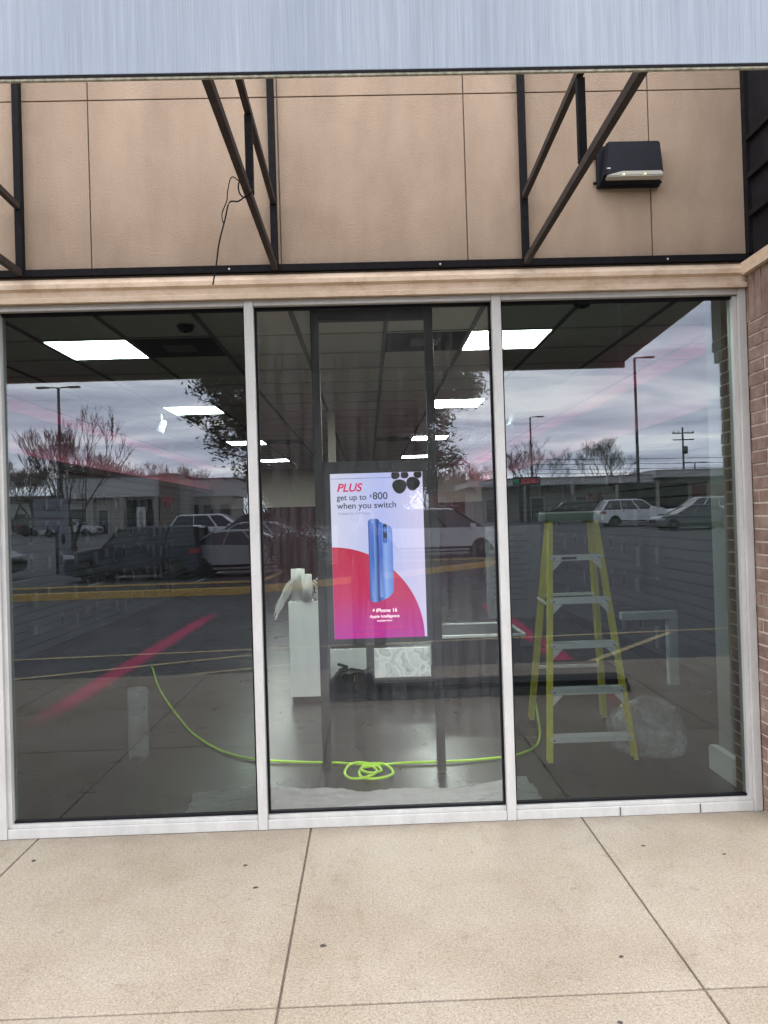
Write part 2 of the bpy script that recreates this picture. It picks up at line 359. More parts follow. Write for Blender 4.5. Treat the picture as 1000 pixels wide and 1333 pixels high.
# ------------------------------------------------------------------ storefront frame and glass
fr = empty('storefront_window', (0, 0, 0), 'silver aluminium shopfront window frame standing on the sidewalk', 'window')
V = [XL, -1.898, -.570, .716, XR]
for i, x in enumerate(V):
    w = .024 if i else .03
    if i == 4: x0, x1 = x-.014, x+.028
    elif i == 0: x0, x1 = x-.045, x+.02
    else: x0, x1 = x-w, x+w
    mb = MB(); mb.box(x0, x1, -.025, .075, .002, 2.736, bev=.003)
    if i in (1, 4):
        mb.box(x0-(.022 if i == 4 else -(x1-x0)), x0 if i == 4 else x1+.022, -.008, .06, .06, 2.70, bev=.002)
    mb.build('mullion', 'frame_metal', fr)
for i in range(4):
    a = V[i]+(.024 if i else .02); c = V[i+1]-(.024 if i < 3 else .014)
    mb = MB(); mb.box(a+.001, c-.001, -.02, .07, .002, .052, bev=.003).box(a+.001, c-.001, -.006, .06, .0525, .071, bev=.002)
    mb.build('sill_rail', 'frame_metal', fr)
    MB().box(a+.001, c-.001, -.02, .07, 2.706, 2.7355, bev=.003).build('head_rail', 'frame_metal', fr)
    mb = MB()   # black gasket around the pane
    mb.box(a+.001, c-.001, .012, .04, .0712, .083).box(a+.001, c-.001, .012, .04, 2.690, 2.7055)
    mb.box(a+.001, a+.012, .012, .04, .0832, 2.6898).box(c-.012, c-.001, .012, .04, .0832, 2.6898)
    mb.build('gasket', 'black', fr)
    g_ = MB().box(a+.0122, c-.0122, .022, .028, .0834, 2.6896).build('glass_pane', 'glass_clear' if i == 2 else 'glass_tinted', fr)
MB().box(1.28, 1.2814, -.0265, -.0205, .006, .05).build('sill_seam', 'black', fr)
MB().box(1.70, 1.7014, -.0265, -.0205, .006, .05).build('sill_seam', 'black', fr)

# ------------------------------------------------------------------ awning
aw = empty('awning', (0, -1, 2.75), 'long pale blue ribbed metal awning on a rusty steel frame over the window', 'awning')
oz = 2.75; oy = -1
def awb(): return MB()
XA0, XA1 = -9.6, 2.10
mb = MB(); mb.box(XA0, XA1, -2.035-oy, -2.022-oy, -.010, .98, bev=.002); mb.build('fascia_panel', 'fascia_metal', aw)
for x in (-3.2, -5.8): MB().box(x-.006, x+.006, -2.041-oy, -2.0355-oy, .03, .97).build('fascia_seam', 'fascia_metal', aw)
mat('old_trim', (.27, .26, .20), .9, var=.5, vscale=60)
mb = MB(); mb.box(XA0, XA1, -2.0318-oy, -2.022-oy, -.022, -.0105, bev=.002); mb.build('bottom_trim', 'old_trim', aw)
MB().box(XA0, XA1, -2.0345-oy, -2.0322-oy, -.016, -.0105).build('drip_gap', 'black_steel', aw)
mb = MB(); mb.box(XA0, XA1, -2.0035-oy, -1.975-oy, .16, .20); mb.build('front_rail', 'black_steel', aw)
mat('canopy_back', (.012, .011, .012), .95, var=.3, vscale=8, spec=.1)
mb = MB(); mb.box(XA0+.01, XA1-.05, -2.0215-oy, -2.0205-oy, -.0095, .100); mb.build('back_lining', 'canopy_back', aw)
MB().box(XA0+.01, XA1-.05, -2.0215-oy, -2.0040-oy, .101, .97).build('back_lining', 'canopy_back', aw)
mb = MB(); mb.prism([(-1.99-oy, .02), (-1.99-oy, .955), (-.01-oy, 1.685), (-.01-oy, .12)], XA1-.03, XA1-.012, 'x'); mb.build('end_panel', 'canopy_back', aw)
mb = MB(); mb.box(XA0, XA1-.04, -.034-oy, -.004-oy, .130, .153); mb.box(XA0, XA1-.04, -.034-oy, -.030-oy, .153, .165); mb.build('wall_rail', 'black_steel', aw)
for x in (-8.28, -6.97, -5.66, -4.35, -3.04, -1.73, -.425, .88, 2.065):
    MB().box(x-.017, x+.017, -.042-oy, -.003-oy, .1655, 1.6).build('wall_post', 'black_steel', aw)
    if x > 2: continue
    MB().bar((x, -.036-oy, .150), (x, -1.93-oy, .165), .026, .034).build('support_arm', 'rusty_steel', aw)
    MB().bar((x, -.043-oy, .49), (x, -1.988-oy, .56), .026, .030).build('support_arm', 'rusty_steel', aw)
    wy = -.86 if x < 0 else -1.08
    MB().box(x-.015, x+.015, wy-.015-oy, wy+.015-oy, .18, .50).build('web_post', 'black_steel', aw)
for z, y in ((.35, -1.3), (.75, -.9), (.55, -.5)):
    MB().box(2.045, 2.065, -1.95-oy, -.05-oy, z, z+.03).build('end_brace', 'black_steel', aw)
mat('bolt', (.5, .5, .5), .4, metal=.8)
for x in (-1.74, -.66, .43, 1.62, -2.9):
    MB().ball((x, -.036-oy, .144), .006).build('bolt', 'bolt', aw)
# loose wire tied on an arm
wr = MB(); z0 = 2.885; X0 = -.425; Y0 = -.98
wr.tube([(X0+.03*math.cos(a), Y0+.012*math.sin(a*2), 2.90+.035*math.sin(a)) for a in [i*.5 for i in range(28)]], .0028, 6)
def crom(P, n=10):
    P = [Vector(p) for p in P]; P = [P[0]*2-P[1]] + P + [P[-1]*2-P[-2]]; o = []
    for i in range(1, len(P)-2):
        a, b_, c, d = P[i-1:i+3]
        for k in range(n):
            t_ = k/n; o.append(.5*((2*b_)+(c-a)*t_+(2*a-5*b_+4*c-d)*t_*t_+(3*b_-a-3*c+d)*t_**3))
    o.append(P[-2]); return o
wr.tube(crom([(X0-.02, Y0, 2.925), (X0-.055, Y0, 2.945), (X0-.075, Y0+.02, 2.90), (X0-.08, Y0+.02, 2.86), (X0-.10, Y0+.02, 2.81), (X0-.095, Y0+.01, 2.77)], 6), .0022, 6)
wr.tube(crom([(X0+.0, Y0-.01, 2.865), (X0-.03, Y0-.01, 2.845), (X0-.065, Y0-.01, 2.84), (X0-.085, Y0-.01, 2.77), (X0-.11, Y0-.01, 2.68), (X0-.122, Y0-.012, 2.60), (X0-.138, Y0-.01, 2.52)], 6), .003, 6)
tag(wr.build('loose_wire', 'black'), 'thin black wire tied on a support arm and dangling down', 'wire')

# wall pack lamp
wl = empty('wall_lamp', (1.43, 0, 3.262), 'black wedge shaped floodlight fixed on the stucco wall', 'lamp')
wl.scale = (1, 1, .87)
mat('lamp_black', (.007, .008, .012), .6, var=.3, vscale=15, spec=.15); mat('lens', (.36, .35, .30), .4); mat('led', (1, .85, .45), .4, emit=.9)
MB().box(-.165, .165, -.035, -.003, .02, .268, bev=.008).build('back_box', 'lamp_black', wl)
mb = MB(); mb.hexa([(-.155,-.115,.050),(.155,-.115,.050),(.155,-.035,.022),(-.155,-.035,.022),(-.125,-.09,.265),(.15,-.09,.265),(.15,-.035,.265),(-.125,-.035,.265)])
bmesh.ops.bevel(mb.b, geom=mb.b.edges[:], offset=.008, segments=2, affect='EDGES'); mb.build('housing', 'lamp_black', wl)
mb = MB(); mb.prism([(-.140, .0), (-.06, .022), (.135, .022), (.147, .012), (.147, 0)], -.121, -.1185, 'y')
ln = mb.build('lens', 'lens', wl, loc=(0, 0, .047))
mb = MB(); mb.hexa([(-.14,-.118,.040),(.147,-.118,.040),(.147,-.09,.030),(-.14,-.09,.030),(-.14,-.118,.046),(.147,-.118,.046),(.147,-.09,.038),(-.14,-.09,.038)]); mb.build('lens_tray', 'lens', wl)
for x in (-.055, .055): MB().ball((x+.0, -.112, .052), .009, (1.2, 1.2, .8)).build('bulb', 'led', wl)
for x in (-.175, .170):
    for z in (.05, .20): MB().ball((x, -.018, z), .010, (1, .8, 1)).build('screw', 'lamp_black', wl)
text('LED', 'white_paint', wl, (-.142, -.118, .085), width=.020, rot=(R(75), 0, 0), ext=.0005)

# ------------------------------------------------------------------ shop interior
ix0, ix1, iyb, iz = -4.0, 3.0, 15.8, 2.93
tag(MB().box(ix0-.2, ix1+.2, .076, iyb+.3, -.10, .001).build('shop_floor', 'shop_floor'), kind='structure')
shop = empty('shop_room', (0, 8, 0), 'dim shop interior walls and suspended tile ceiling seen through the glass', 'room')
shop.location = (0, 0, 0)
mat('wall_grey', (.30, .31, .30), .8, var=.06, vscale=3); mat('wall_beige', (.42, .38, .34), .85, var=.05, vscale=3); mat('wall_magenta', (.045, .009, .018), .85, var=.1, vscale=3)
mat('soffit', (.25, .25, .24), .9)
MB().box(ix0-.15, ix0, .30, iyb, .002, iz+.05).build('left_wall', 'wall_grey', shop)
MB().box(ix1, ix1+.15, .30, iyb, .002, iz+.05).build('right_wall', 'wall_grey', shop)
MB().box(ix0-.1, ix1+.1, iyb, iyb+.15, 1.95, iz+.05).build('back_wall', 'wall_beige', shop)
MB().box(ix0-.1, ix1+.1, iyb-.02, iyb+.14, .002, 1.9495).build('back_wainscot', 'wall_magenta', shop)
MB().box(ix0-.1, ix1+.2, .30, .40, 2.965, 4.0).build('front_header', 'soffit', shop)
MB().box(-12, 8, .31, 17, 3.2, 4.85).build('roof_deck', 'black', shop)
# ceiling tiles: panel with holes for lights, T bars
mb = MB(); lights = []; PX = .62; PY = .65; xg = [.18+PX*k for k in range(-7, 6)]; yg = [.25+PY*k for k in range(0, 25)]
LT = {(-4, 2), (2-1, 2), (-4, 7), (1, 7), (-4, 13), (1, 13), (-4, 19), (1, 19)}
VT = {(-3, 2), (0, 2), (0, 13), (-3, 13)}
cells = []
for a in range(-7, 5):
    for k in range(0, 24):
        x0, y0 = .18+PX*a, .25+PY*k
        if (a, k) in LT: lights.append((x0+PX/2, y0+PY/2)); continue
        if (a, k) in VT: cells.append((x0+PX/2, y0+PY/2)); continue
        dz = random.uniform(0, .004); mb.box(max(x0, ix0)+.012, min(x0+PX, ix1)-.012, y0+.012, y0+PY-.012, iz+.004+dz, iz+.02)
mb.build('ceiling_tiles', 'ceiling_tile', shop)
mat('tbar', (.20, .20, .19), .6); mat('tbar_cross', (.50, .50, .48), .6)  # runners darker than cross bars: their shadow is put into the colour
mb = MB()
for x in xg:
    if ix0 < x < ix1: mb.box(x-.016, x+.016, .25, iyb-.02, iz-.003, iz+.0035)
mb.build('ceiling_runner', 'tbar', shop)
mb = MB()
for y in yg: mb.box(ix0, ix1, y-.011, y+.011, iz-.001, iz+.003)
mb.build('ceiling_cross_bar', 'tbar_cross', shop)
MB().box(ix0, ix1, .076, .262, 2.90, 3.1).build('front_bulkhead', 'wall_grey', shop)
# protruding column beside the glass
MB().box(2.10, 3.0, .09, .62, .002, iz).build('side_column', 'wall_grey', shop)
mb = MB(); mb.prism([(.09, 0), (.665, 0), (.665, .135), (.640, .150), (.09, .150)], 2.055, 2.0995, 'x'); mb.build('baseboard', 'white_paint', shop, loc=(0, 0, .002))
# ceiling lights
mat('light_panel', (.88, 1.0, .93), .5, emit=46.0); mat('light_rim', (.6, .6, .6), .5)
where = ['first on the left in the nearest row', 'first on the right in the nearest row', 'left one of the second row', 'right one of the second row', 'left one of the third row', 'right one of the third row', 'left one of the last row', 'right one of the last row']
lights.sort(key=lambda p: (round(p[1], 2), p[0]))
for i, (x, y) in enumerate(lights):
    o = empty('ceiling_light', (x, y, iz), 'square white troffer light in the shop ceiling, '+where[i], 'ceiling light', 'ceiling light panels in the shop')
    if i == 0:
        MB().box(-.292, .292, -.307, .307, .001, .015).build('diffuser', 'light_panel', o)
        mb = MB(); mb.box(-.305, -.2922, -.32, .32, -.004, .02).box(.2922, .305, -.32, .32, -.004, .02).box(-.292, .292, -.32, -.3072, -.004, .02).box(-.292, .292, .3072, .32, -.004, .02); mb.build('rim', 'light_rim', o); L0 = o
    else:
        for ch in kids(L0): q = ch.copy(); COL.objects.link(q); q.parent = o
mat('grille', (.035, .035, .033), .8)
vwhere = ['right of the near left light panel', 'left of the near right light panel', 'far back beside the left row of lights', 'far back beside the right row of lights']
for i, (x, y) in enumerate(sorted(cells, key=lambda p: (p[1], p[0]))):
    o = empty('ceiling_vent', (x, y, iz), 'dark square air vent in the shop ceiling '+vwhere[i], 'vent', 'dark ceiling vents')
    MB().box(-.298, .298, -.313, .313, .001, .02).build('grille', 'grille', o)
    MB().box(-.11, .11, -.11, .11, -.006, .0005).build('diffuser', 'tbar', o)
for (x, y, w) in ((-1.18, 1.22, 'left window pane'), (1.42, .85, 'right window pane')):
    o = empty('smoke_detector', (x, y, iz), 'small dark detector on the shop ceiling behind the '+w, 'detector')
    MB().tube([(0, 0, -.004), (0, 0, -.035)], [.06, .045], 16).build('housing', 'darkgrey', o)
    MB().tube([(0, 0, -.0352), (0, 0, -.045)], [.02, .015], 12).build('sensor', 'black', o)
# track spotlights
for i, (x, y, w) in enumerate([(-2.42, 5.25, 'behind the left window pane, nearest'), (-2.9, 7.6, 'behind the left window pane, farther back'), (1.85, 5.6, 'behind the right window pane'), (1.6, 7.4, 'right of the middle window pane')]):
    o = empty('spotlight', (x, y, iz), 'small white spotlight hanging from the ceiling '+w, 'spotlight')
    MB().tube([(0, 0, -.004), (0, 0, -.10)], .012, 8).build('stem', 'white_paint', o)
    MB().tube([(.03, -.0, -.10), (-.02, -.05, -.25)], [.035, .055], 14).build('lamp_head', 'white_paint', o)
# interior pole
o = empty('support_column', (-.40, 5.5, 0), 'slim tan support column inside the shop behind the display', 'column')
MB().box(-.045, .045, -.045, .045, .002, 2.925, bev=.006).build('shaft', 'wall_beige', o)
MB().box(-.07, .07, -.07, .07, .002, .12, bev=.006).build('base', 'darkgrey', o)

# LED strips along the top of both side fixtures
mat('led_magenta', (1.0, .02, .22), .4, emit=7.0)
mat('slat_gap', (.030, .033, .033), .8); mat('slat', (.042, .047, .048), .6, var=.12, vscale=3)
for side, x in (('left', ix0), ('right', ix1)):
    s = 1 if side == 'left' else -1
    y0, y1 = (1.4, 15.6) if side == 'left' else (1.2, 15.6)
    root = empty('slatwall_fixture', (x, (y0+y1)/2, 0), 'dark slatwall merchandise fixture along the %s wall with a magenta light strip' % side, 'wall fixture')
    ym = (y0+y1)/2; mb = MB(); z = .12
    while z < 2.3:
        mb.box(min(s*.01, s*.05), max(s*.01, s*.05), y0-ym, y1-ym, z, z+.085); z += .1
    mb.build('slat_board', 'slat', root)
    MB().box(min(s*.001, s*.0095), max(s*.001, s*.0095), y0-ym, y1-ym, .10, 2.34).build('back_board', 'slat_gap', root)
    MB().box(min(s*.001, s*.12), max(s*.001, s*.12), y0-ym, y1-ym, 2.342, 2.37).build('top_shelf', 'darkgrey', root)
    MB().box(min(s*.05, s*.10), max(s*.05, s*.10), y0-ym+.02, y1-ym-.02, 2.371, 2.385).build('light_strip', 'led_magenta', root)
    MB().box(min(s*.121, s*.13), max(s*.121, s*.13), y0-ym, y1-ym, 2.342, 2.43).build('shelf_lip', 'darkgrey', root)
    MB().box(min(s*.001, s*.06), max(s*.001, s*.06), y0-ym, y1-ym, .003, .099).build('kick_board', 'black', root)

# magenta reflection of the wall LED strips, painted as glowing sheets on the floor
M, t, b, n_, l_ = nodes_of('floor_reflection'); t.nodes.remove(b)
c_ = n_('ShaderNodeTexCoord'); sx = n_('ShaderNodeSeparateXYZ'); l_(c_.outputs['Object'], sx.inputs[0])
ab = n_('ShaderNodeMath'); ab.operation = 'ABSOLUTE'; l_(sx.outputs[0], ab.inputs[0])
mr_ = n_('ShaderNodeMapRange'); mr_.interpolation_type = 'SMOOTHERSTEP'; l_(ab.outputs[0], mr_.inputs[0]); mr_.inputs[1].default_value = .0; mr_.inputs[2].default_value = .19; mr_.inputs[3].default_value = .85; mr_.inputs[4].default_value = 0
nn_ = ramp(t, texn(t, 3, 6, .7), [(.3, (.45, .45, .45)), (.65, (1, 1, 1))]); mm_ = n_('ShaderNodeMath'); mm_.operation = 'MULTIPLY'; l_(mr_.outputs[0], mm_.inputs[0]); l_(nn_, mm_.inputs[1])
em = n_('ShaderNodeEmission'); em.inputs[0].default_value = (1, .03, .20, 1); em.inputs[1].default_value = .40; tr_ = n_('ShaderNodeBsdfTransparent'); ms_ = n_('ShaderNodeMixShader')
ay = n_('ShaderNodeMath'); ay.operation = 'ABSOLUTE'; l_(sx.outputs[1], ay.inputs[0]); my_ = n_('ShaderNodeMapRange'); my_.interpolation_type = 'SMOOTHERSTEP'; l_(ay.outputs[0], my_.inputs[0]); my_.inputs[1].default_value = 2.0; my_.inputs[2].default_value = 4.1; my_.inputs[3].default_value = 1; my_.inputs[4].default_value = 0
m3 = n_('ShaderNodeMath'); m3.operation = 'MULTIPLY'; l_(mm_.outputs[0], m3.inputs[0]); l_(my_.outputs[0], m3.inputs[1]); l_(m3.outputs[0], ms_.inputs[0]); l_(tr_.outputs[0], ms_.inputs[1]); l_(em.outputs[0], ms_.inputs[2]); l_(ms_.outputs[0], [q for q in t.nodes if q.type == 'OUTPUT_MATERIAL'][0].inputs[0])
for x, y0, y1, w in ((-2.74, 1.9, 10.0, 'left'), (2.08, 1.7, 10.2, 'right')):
    o = MB().box(-.27, .27, -(y1-y0)/2, (y1-y0)/2, 0, .004).build('floor_reflection_line', 'floor_reflection', loc=(x, (y0+y1)/2, .003)); tag(o, 'soft magenta painted reflection running back along the %s side of the shop floor' % w, 'light line')
# packages on hooks
mat('pk_dark', (.035, .038, .042), .45); mat('pk_white', (.12, .125, .135), .5); mat('pk_pink', (.10, .02, .045), .4); mat('hook', (.25, .25, .26), .4, metal=.9)
protos = []
for kname, mm, w, h in (('dark', 'pk_dark', .13, .24), ('white', 'pk_white', .10, .19), ('pink', 'pk_pink', .11, .16)):
    def mk(mm=mm, w=w, h=h):
        o = empty('accessory_package', (0, 0, -50), 'x', 'package')
        MB().box(.05, .0525, -w/2, w/2, -h, 0).build('card', mm, o)
        MB().box(.0527, .085, -w*.38, w*.38, -h*.9, -h*.28, bev=.008).build('blister', 'pk_dark' if mm == 'pk_white' else 'pk_white', o)
        MB().tube([(-.0, 0, -.02), (.13, 0, -.02), (.135, 0, -.005)], .0035, 5).build('hook', 'hook', o)
        return o
    protos.append([kname, mk, None])
def put_pack(k, x, y, z, rz, side):
    p = protos[k]
    if p[2] is None: p[2] = p[1](); o = p[2]
    else: o = copy_tree(p[2])
    o.location = (x, y, z); o.rotation_euler = (0, 0, rz); o.scale = (1, random.uniform(.6, 1.3), random.uniform(.7, 1.5))
    o['label'] = 'small %s carded accessory hanging on a hook of the %s slatwall' % (p[0], side); o['group'] = '%s carded accessories on the %s slatwall' % (p[0], side)
for side, x, rz in (('left', ix0+.05, 0), ('right', ix1-.05, math.pi)):
    y = 5.0 if side == 'left' else 3.6
    while y < (11.5 if side == 'left' else 9.5):
        for z in (.52, .92, 1.30, 1.68, 2.10):
            if random.random() < .9: put_pack(random.choices((0, 1, 2), (5, 4, 1))[0], x, y+random.uniform(-.05, .05), z, rz, side)
        y += .42 if side == 'left' else .5

# display column with screen
ds = empty('digital_display', (.075, .93, 0), 'tall digital advertising display in a black floor to ceiling frame behind the middle pane', 'display')
mat('post_dark', (.016, .017, .019), .5); mat('bezel', (.040, .047, .052), .45, var=.1, vscale=4)
for x in (-.365, .365): MB().box(x-.027, x+.027, -.03, .03, .002, 2.928, bev=.003).build('post', 'post_dark', ds)
MB().box(-.3375, .3375, -.028, .028, 2.86, 2.927, bev=.003).build('top_beam', 'post_dark', ds)
MB().box(-.3375, .3375, -.028, .045, .79, 1.955, bev=.004).build('casing', 'bezel', ds)
# screen artwork (u 0..1, v 0..1 upwards)
SW, SH = .590, 1.052; SX, SZ = -.293, .826
def scr(name, stops_axis, stops, strength):
    M, t, b, n_, l_ = nodes_of(name)
    c = n_('ShaderNodeTexCoord'); s_ = n_('ShaderNodeSeparateXYZ'); l_(c.outputs['Object'], s_.inputs[0])
    mr = n_('ShaderNodeMapRange'); l_(s_.outputs[stops_axis[0]], mr.inputs[0]); mr.inputs[1].default_value = stops_axis[1]; mr.inputs[2].default_value = stops_axis[2]
    col = ramp(t, mr.outputs[0], stops); l_(col, b.inputs['Emission Color']); b.inputs['Emission Strength'].default_value = strength
    b.inputs['Base Color'].default_value = (.02, .02, .02, 1); b.inputs['Roughness'].default_value = .3
scr('scr_bg', (0, SX, SX+SW), [(0, (.66, .68, .86)), (.55, (.46, .52, .90)), (1, (.66, .62, .88))], 1.0)
scr('scr_mag', (2, SZ, SZ+.62), [(0, (.50, .01, .36)), (.45, (.58, .008, .11)), (1, (.55, .008, .05))], .9)
scr('scr_blue', (0, -.06, .11), [(0, (.03, .09, .42)), (.2, (.20, .42, .95)), (.34, (.01, .04, .25)), (.5, (.08, .22, .80)), (.62, (.30, .50, 1.0)), (1, (.05, .16, .72))], .85)
scr('scr_blue2', (2, 1.05, 1.62), [(0, (.25, .42, .95)), (.5, (.05, .15, .65)), (1, (.12, .25, .85))], .8)
mat('scr_text', (.02, .025, .05), .4, emit=.2); mat('scr_mtext', (.55, .01, .10), .4, emit=.8); mat('scr_white', (1, .9, .95), .4, emit=.9); mat('scr_grey', (.22, .24, .34), .4, emit=.6)
mat('scr_black', (.006, .008, .008), .4); mat('scr_line', (.25, .30, .55), .4, emit=.5)
yf = -.0295
panel = MB().box(SX, SX+SW, yf, -.0282, SZ, SZ+SH).build('screen', 'scr_bg', ds)
def S2(px, py):   # artwork measured on the poster: 119 wide, 212 high
    return SX + px/119*SW, SZ + SH - py/212*SH
pts = [S2(0, 212), S2(0, 94)]
for i in range(0, 41):
    a = math.pi/2*(1-i/40); pts.append(S2(-2+118*math.cos(a)*1.0, 212-118*math.sin(a)) if i else S2(0.02, 94))
clean = []
for p in pts:
    if not clean or (abs(p[0]-clean[-1][0])+abs(p[1]-clean[-1][1])) > 1e-4: clean.append(p)
clean = [(min(max(x, SX+.0005), SX+SW-.0005), z) for x, z in clean]
MB().prism(clean, yf-.0008, yf-.0001, 'y').build('colour_shape', 'scr_mag', panel)
MB().box(SX+.004, SX+SW-.12, yf-.0007, yf-.0001, SZ+SH-.034, SZ+SH-.030).build('hairline', 'scr_line', panel)
def stxt(s_, px, py, w, m_, shear=0, off=0, h=None):
    x, z = S2(px, py); return text(s_, m_, panel, (x, yf-.0016, z), width=w/119*SW, shear=shear, off=off, ext=.0004, height=h and h/212*SH)
stxt('PLUS', 8, 23, 33, 'scr_mtext', .25, .0012)
stxt('get up to', 8, 34, 38, 'scr_text', 0, .0005)
stxt('$', 50, 32, 3, 'scr_text', 0, .0008)
stxt('800', 54, 34, 19, 'scr_text', 0, .0005)
stxt('when you switch', 8, 45, 76, 'scr_text', 0, .0005)
stxt('4 lines for T-Mobile', 9, 53, 41, 'scr_grey')
stxt('iPhone 16', 54, 179, 27, 'scr_white', 0, .0006)
stxt('Apple Intelligence', 46, 186, 38, 'scr_white', 0, .0005)
stxt('Available Now', 55, 191, 20, 'scr_white', 0, .0004)
stxt('Offer terms and conditions apply to new lines', 32, 199, 64, 'scr_mtext'); stxt('See store for details', 20, 208, 40, 'scr_mtext')
# small fruit mark beside the phone name
x, z = S2(51, 176.5); mb = MB(); n = 20
ap = []
for i in range(n):
    a = 2*math.pi*i/n; r = .0068*(1-.18*max(0, math.cos(a-math.pi/2))**6-.15*max(0, math.cos(a+math.pi/2))**8)
    if abs(a) < .5 or abs(a-2*math.pi) < .5: r *= .70
    ap.append((x+r*math.cos(a), z+r*math.sin(a)*1.05))
mb.prism(ap, yf-.0016, yf-.0011, 'y'); mb.prism([(x+.000, z+.0075), (x+.003, z+.0085), (x+.005, z+.0125), (x+.002, z+.0115)], yf-.0016, yf-.0011, 'y')
mb.build('fruit_emblem', 'scr_white', panel)
# phones on the screen
def rr(x0, x1, z0, z1, r, n=5):
    o = []
    for cx, cz, a0 in ((x1-r, z1-r, 0), (x0+r, z1-r, 90), (x0+r, z0+r, 180), (x1-r, z0+r, 270)):
        for i in range(n+1): a = R(a0+90*i/n); o.append((cx+r*math.cos(a), cz+r*math.sin(a)))
    return o
def rect(px0, py0, px1, py1, r, dy, m_, nm, th=.0006):
    x0, z1 = S2(px0, py0); x1, z0 = S2(px1, py1); return MB().prism(rr(x0, x1, z0, z1, r), yf-dy-th, yf-dy, 'y').build(nm, m_, panel)
rect(47, 59, 62, 166, .022, .0017, 'scr_blue', 'phone_picture')
x0, z1 = S2(57, 62); x1, z0 = S2(78, 163)
MB().prism([(x0, z0-.012), (x0, z1-.01), (x0+.012, z1), (x0+.05, z1-.015), (x1-.012, z1-.035), (x1, z1-.06), (x1, z0+.05), (x1-.03, z0+.015), (x0+.04, z0+.0)], yf-.0030, yf-.0024, 'y').build('phone_picture', 'scr_blue', panel)
rect(60, 66, 64.5, 160, .008, .0031, 'scr_blue2', 'phone_edge')
rect(50, 64, 54, 160, .008, .0031, 'scr_blue2', 'phone_edge')
rect(66, 66, 71, 90, .008, .0037, 'scr_text', 'camera_bump')
for py in (70, 84):
    rect(66.6, py, 70.5, py+7, .008, .0044, 'scr_blue2', 'lens_picture')
# black blobs with pale outline at top right
for i, (px, py, r) in enumerate([(89, 18, 9.0), (106.5, 15, 8.6), (84, 3.6, 5.4), (96, 3.4, 5.0), (113, 3.2, 5.2)]):
    x, z = S2(px, py); k = SW/119
    rx, rz_ = r*k, r*k*1.0
    def blob(sx, y0, y1, m_, nm):
        P_ = []
        for j in range(28):
            a = 2*math.pi*j/28; q = 1+.05*math.sin(3*a+i)
            X_ = x+rx*sx*q*math.cos(a); Z_ = z+rz_*sx*q*math.sin(a); P_.append((min(X_, SX+SW-.001), min(Z_, SZ+SH-.001)))
        MB().prism(P_, y0, y1, 'y').build(nm, m_, panel)
    blob(1.05, yf-.0012, yf-.0007, 'scr_grey', 'pebble_outline'); blob(1, yf-.0020, yf-.0014, 'scr_black', 'pebble_shape')

# pedestal with wrapped paper
o = empty('pedestal', (-.565, 2.86, 0), 'tall white box pedestal on the shop floor left of the display', 'pedestal')
MB().box(-.135, .135, -.13, .13, .05, .88, bev=.003).build('column_box', 'white_paint', o)
MB().box(-.12, .12, -.115, .115, .002, .0495).build('plinth', 'darkgrey', o)
mat('paper', (.66, .66, .64), .7, var=.06, vscale=9); mat('foam', (.7, .71, .7), .7, var=.05, vscale=12)
def crumple(mb, amp, sc, seed=0):
    for v in mb.b.verts:
        v.co += Vector((noise.noise(v.co*sc+Vector((seed, 0, 0))), noise.noise(v.co*sc+Vector((0, seed+5, 0))), noise.noise(v.co*sc+Vector((0, 0, seed+9)))))*amp
mb = MB()
mb.tube([(-.10, 0, .004), (-.10, 0, .28)], .062, 18)
crumple(mb, .008, 14); mb.build('paper_roll', 'paper', loc=(-.52, 2.84, .88)); tag(bpy.data.objects['paper_roll'], 'white paper roll standing upright on the white pedestal, the left and taller one', 'paper roll')
mb = MB(); mb.tube([(0, 0, .004), (0, 0, .235)], .046, 18); crumple(mb, .005, 14, 4)
q = mb.build('paper_roll', 'paper', loc=(-.535, 2.76, .88)); tag(q, 'shorter white paper roll standing at the front of the white pedestal', 'paper roll')
mb = MB()
G_ = {}
nx, ny = 14, 10
for i in range(nx+1):
    for j in range(ny+1):
        u, v = i/nx, j/ny
        X_ = -.66 - .17*u + .02*math.sin(v*5); Y_ = 2.74+.20*v; Z_ = 1.05 - .30*u**1.2 + .03*math.sin(v*7+u*4)
        G_[i, j] = mb.b.verts.new((X_, Y_, Z_))
for i in range(nx):
    for j in range(ny): mb.b.faces.new((G_[i, j], G_[i+1, j], G_[i+1, j+1], G_[i, j+1])).smooth = True
bmesh.ops.solidify(mb.b, geom=mb.b.faces[:], thickness=.012); crumple(mb, .02, 8, 2)
tag(mb.build('wrapping_sheet', 'foam'), 'white foam wrapping sheet draped off the left edge of the white pedestal', 'wrapping')
mb = MB()
for k in range(7):
    a = k*.9; mb.tube([(-.45+.03*math.cos(a), 2.80+.03*math.sin(a), .885), (-.44+.05*math.cos(a+1), 2.80+.05*math.sin(a+1), .95+.01*k), (-.47+.02*math.cos(a), 2.8, 1.0+.012*k)], .008, 6)
mb.ball((-.455, 2.8, .91), .035, (1.2, 1, .6)); crumple(mb, .02, 18, 8)
tag(mb.build('tangled_cable', 'foam'), 'tangle of pale cable lying on the white pedestal beside the rolls', 'cable')

# low black platform
o = empty('low_platform', (1.0, 3.1, 0), 'long low black display platform on the shop floor behind the display', 'platform')
MB().box(-1.35, 1.28, -.40, .38, .115, .15, bev=.004).build('platform_top', 'black', o)
MB().box(-1.34, 1.27, -.385, .37, .002, .1148).build('platform_base', 'darkgrey', o)
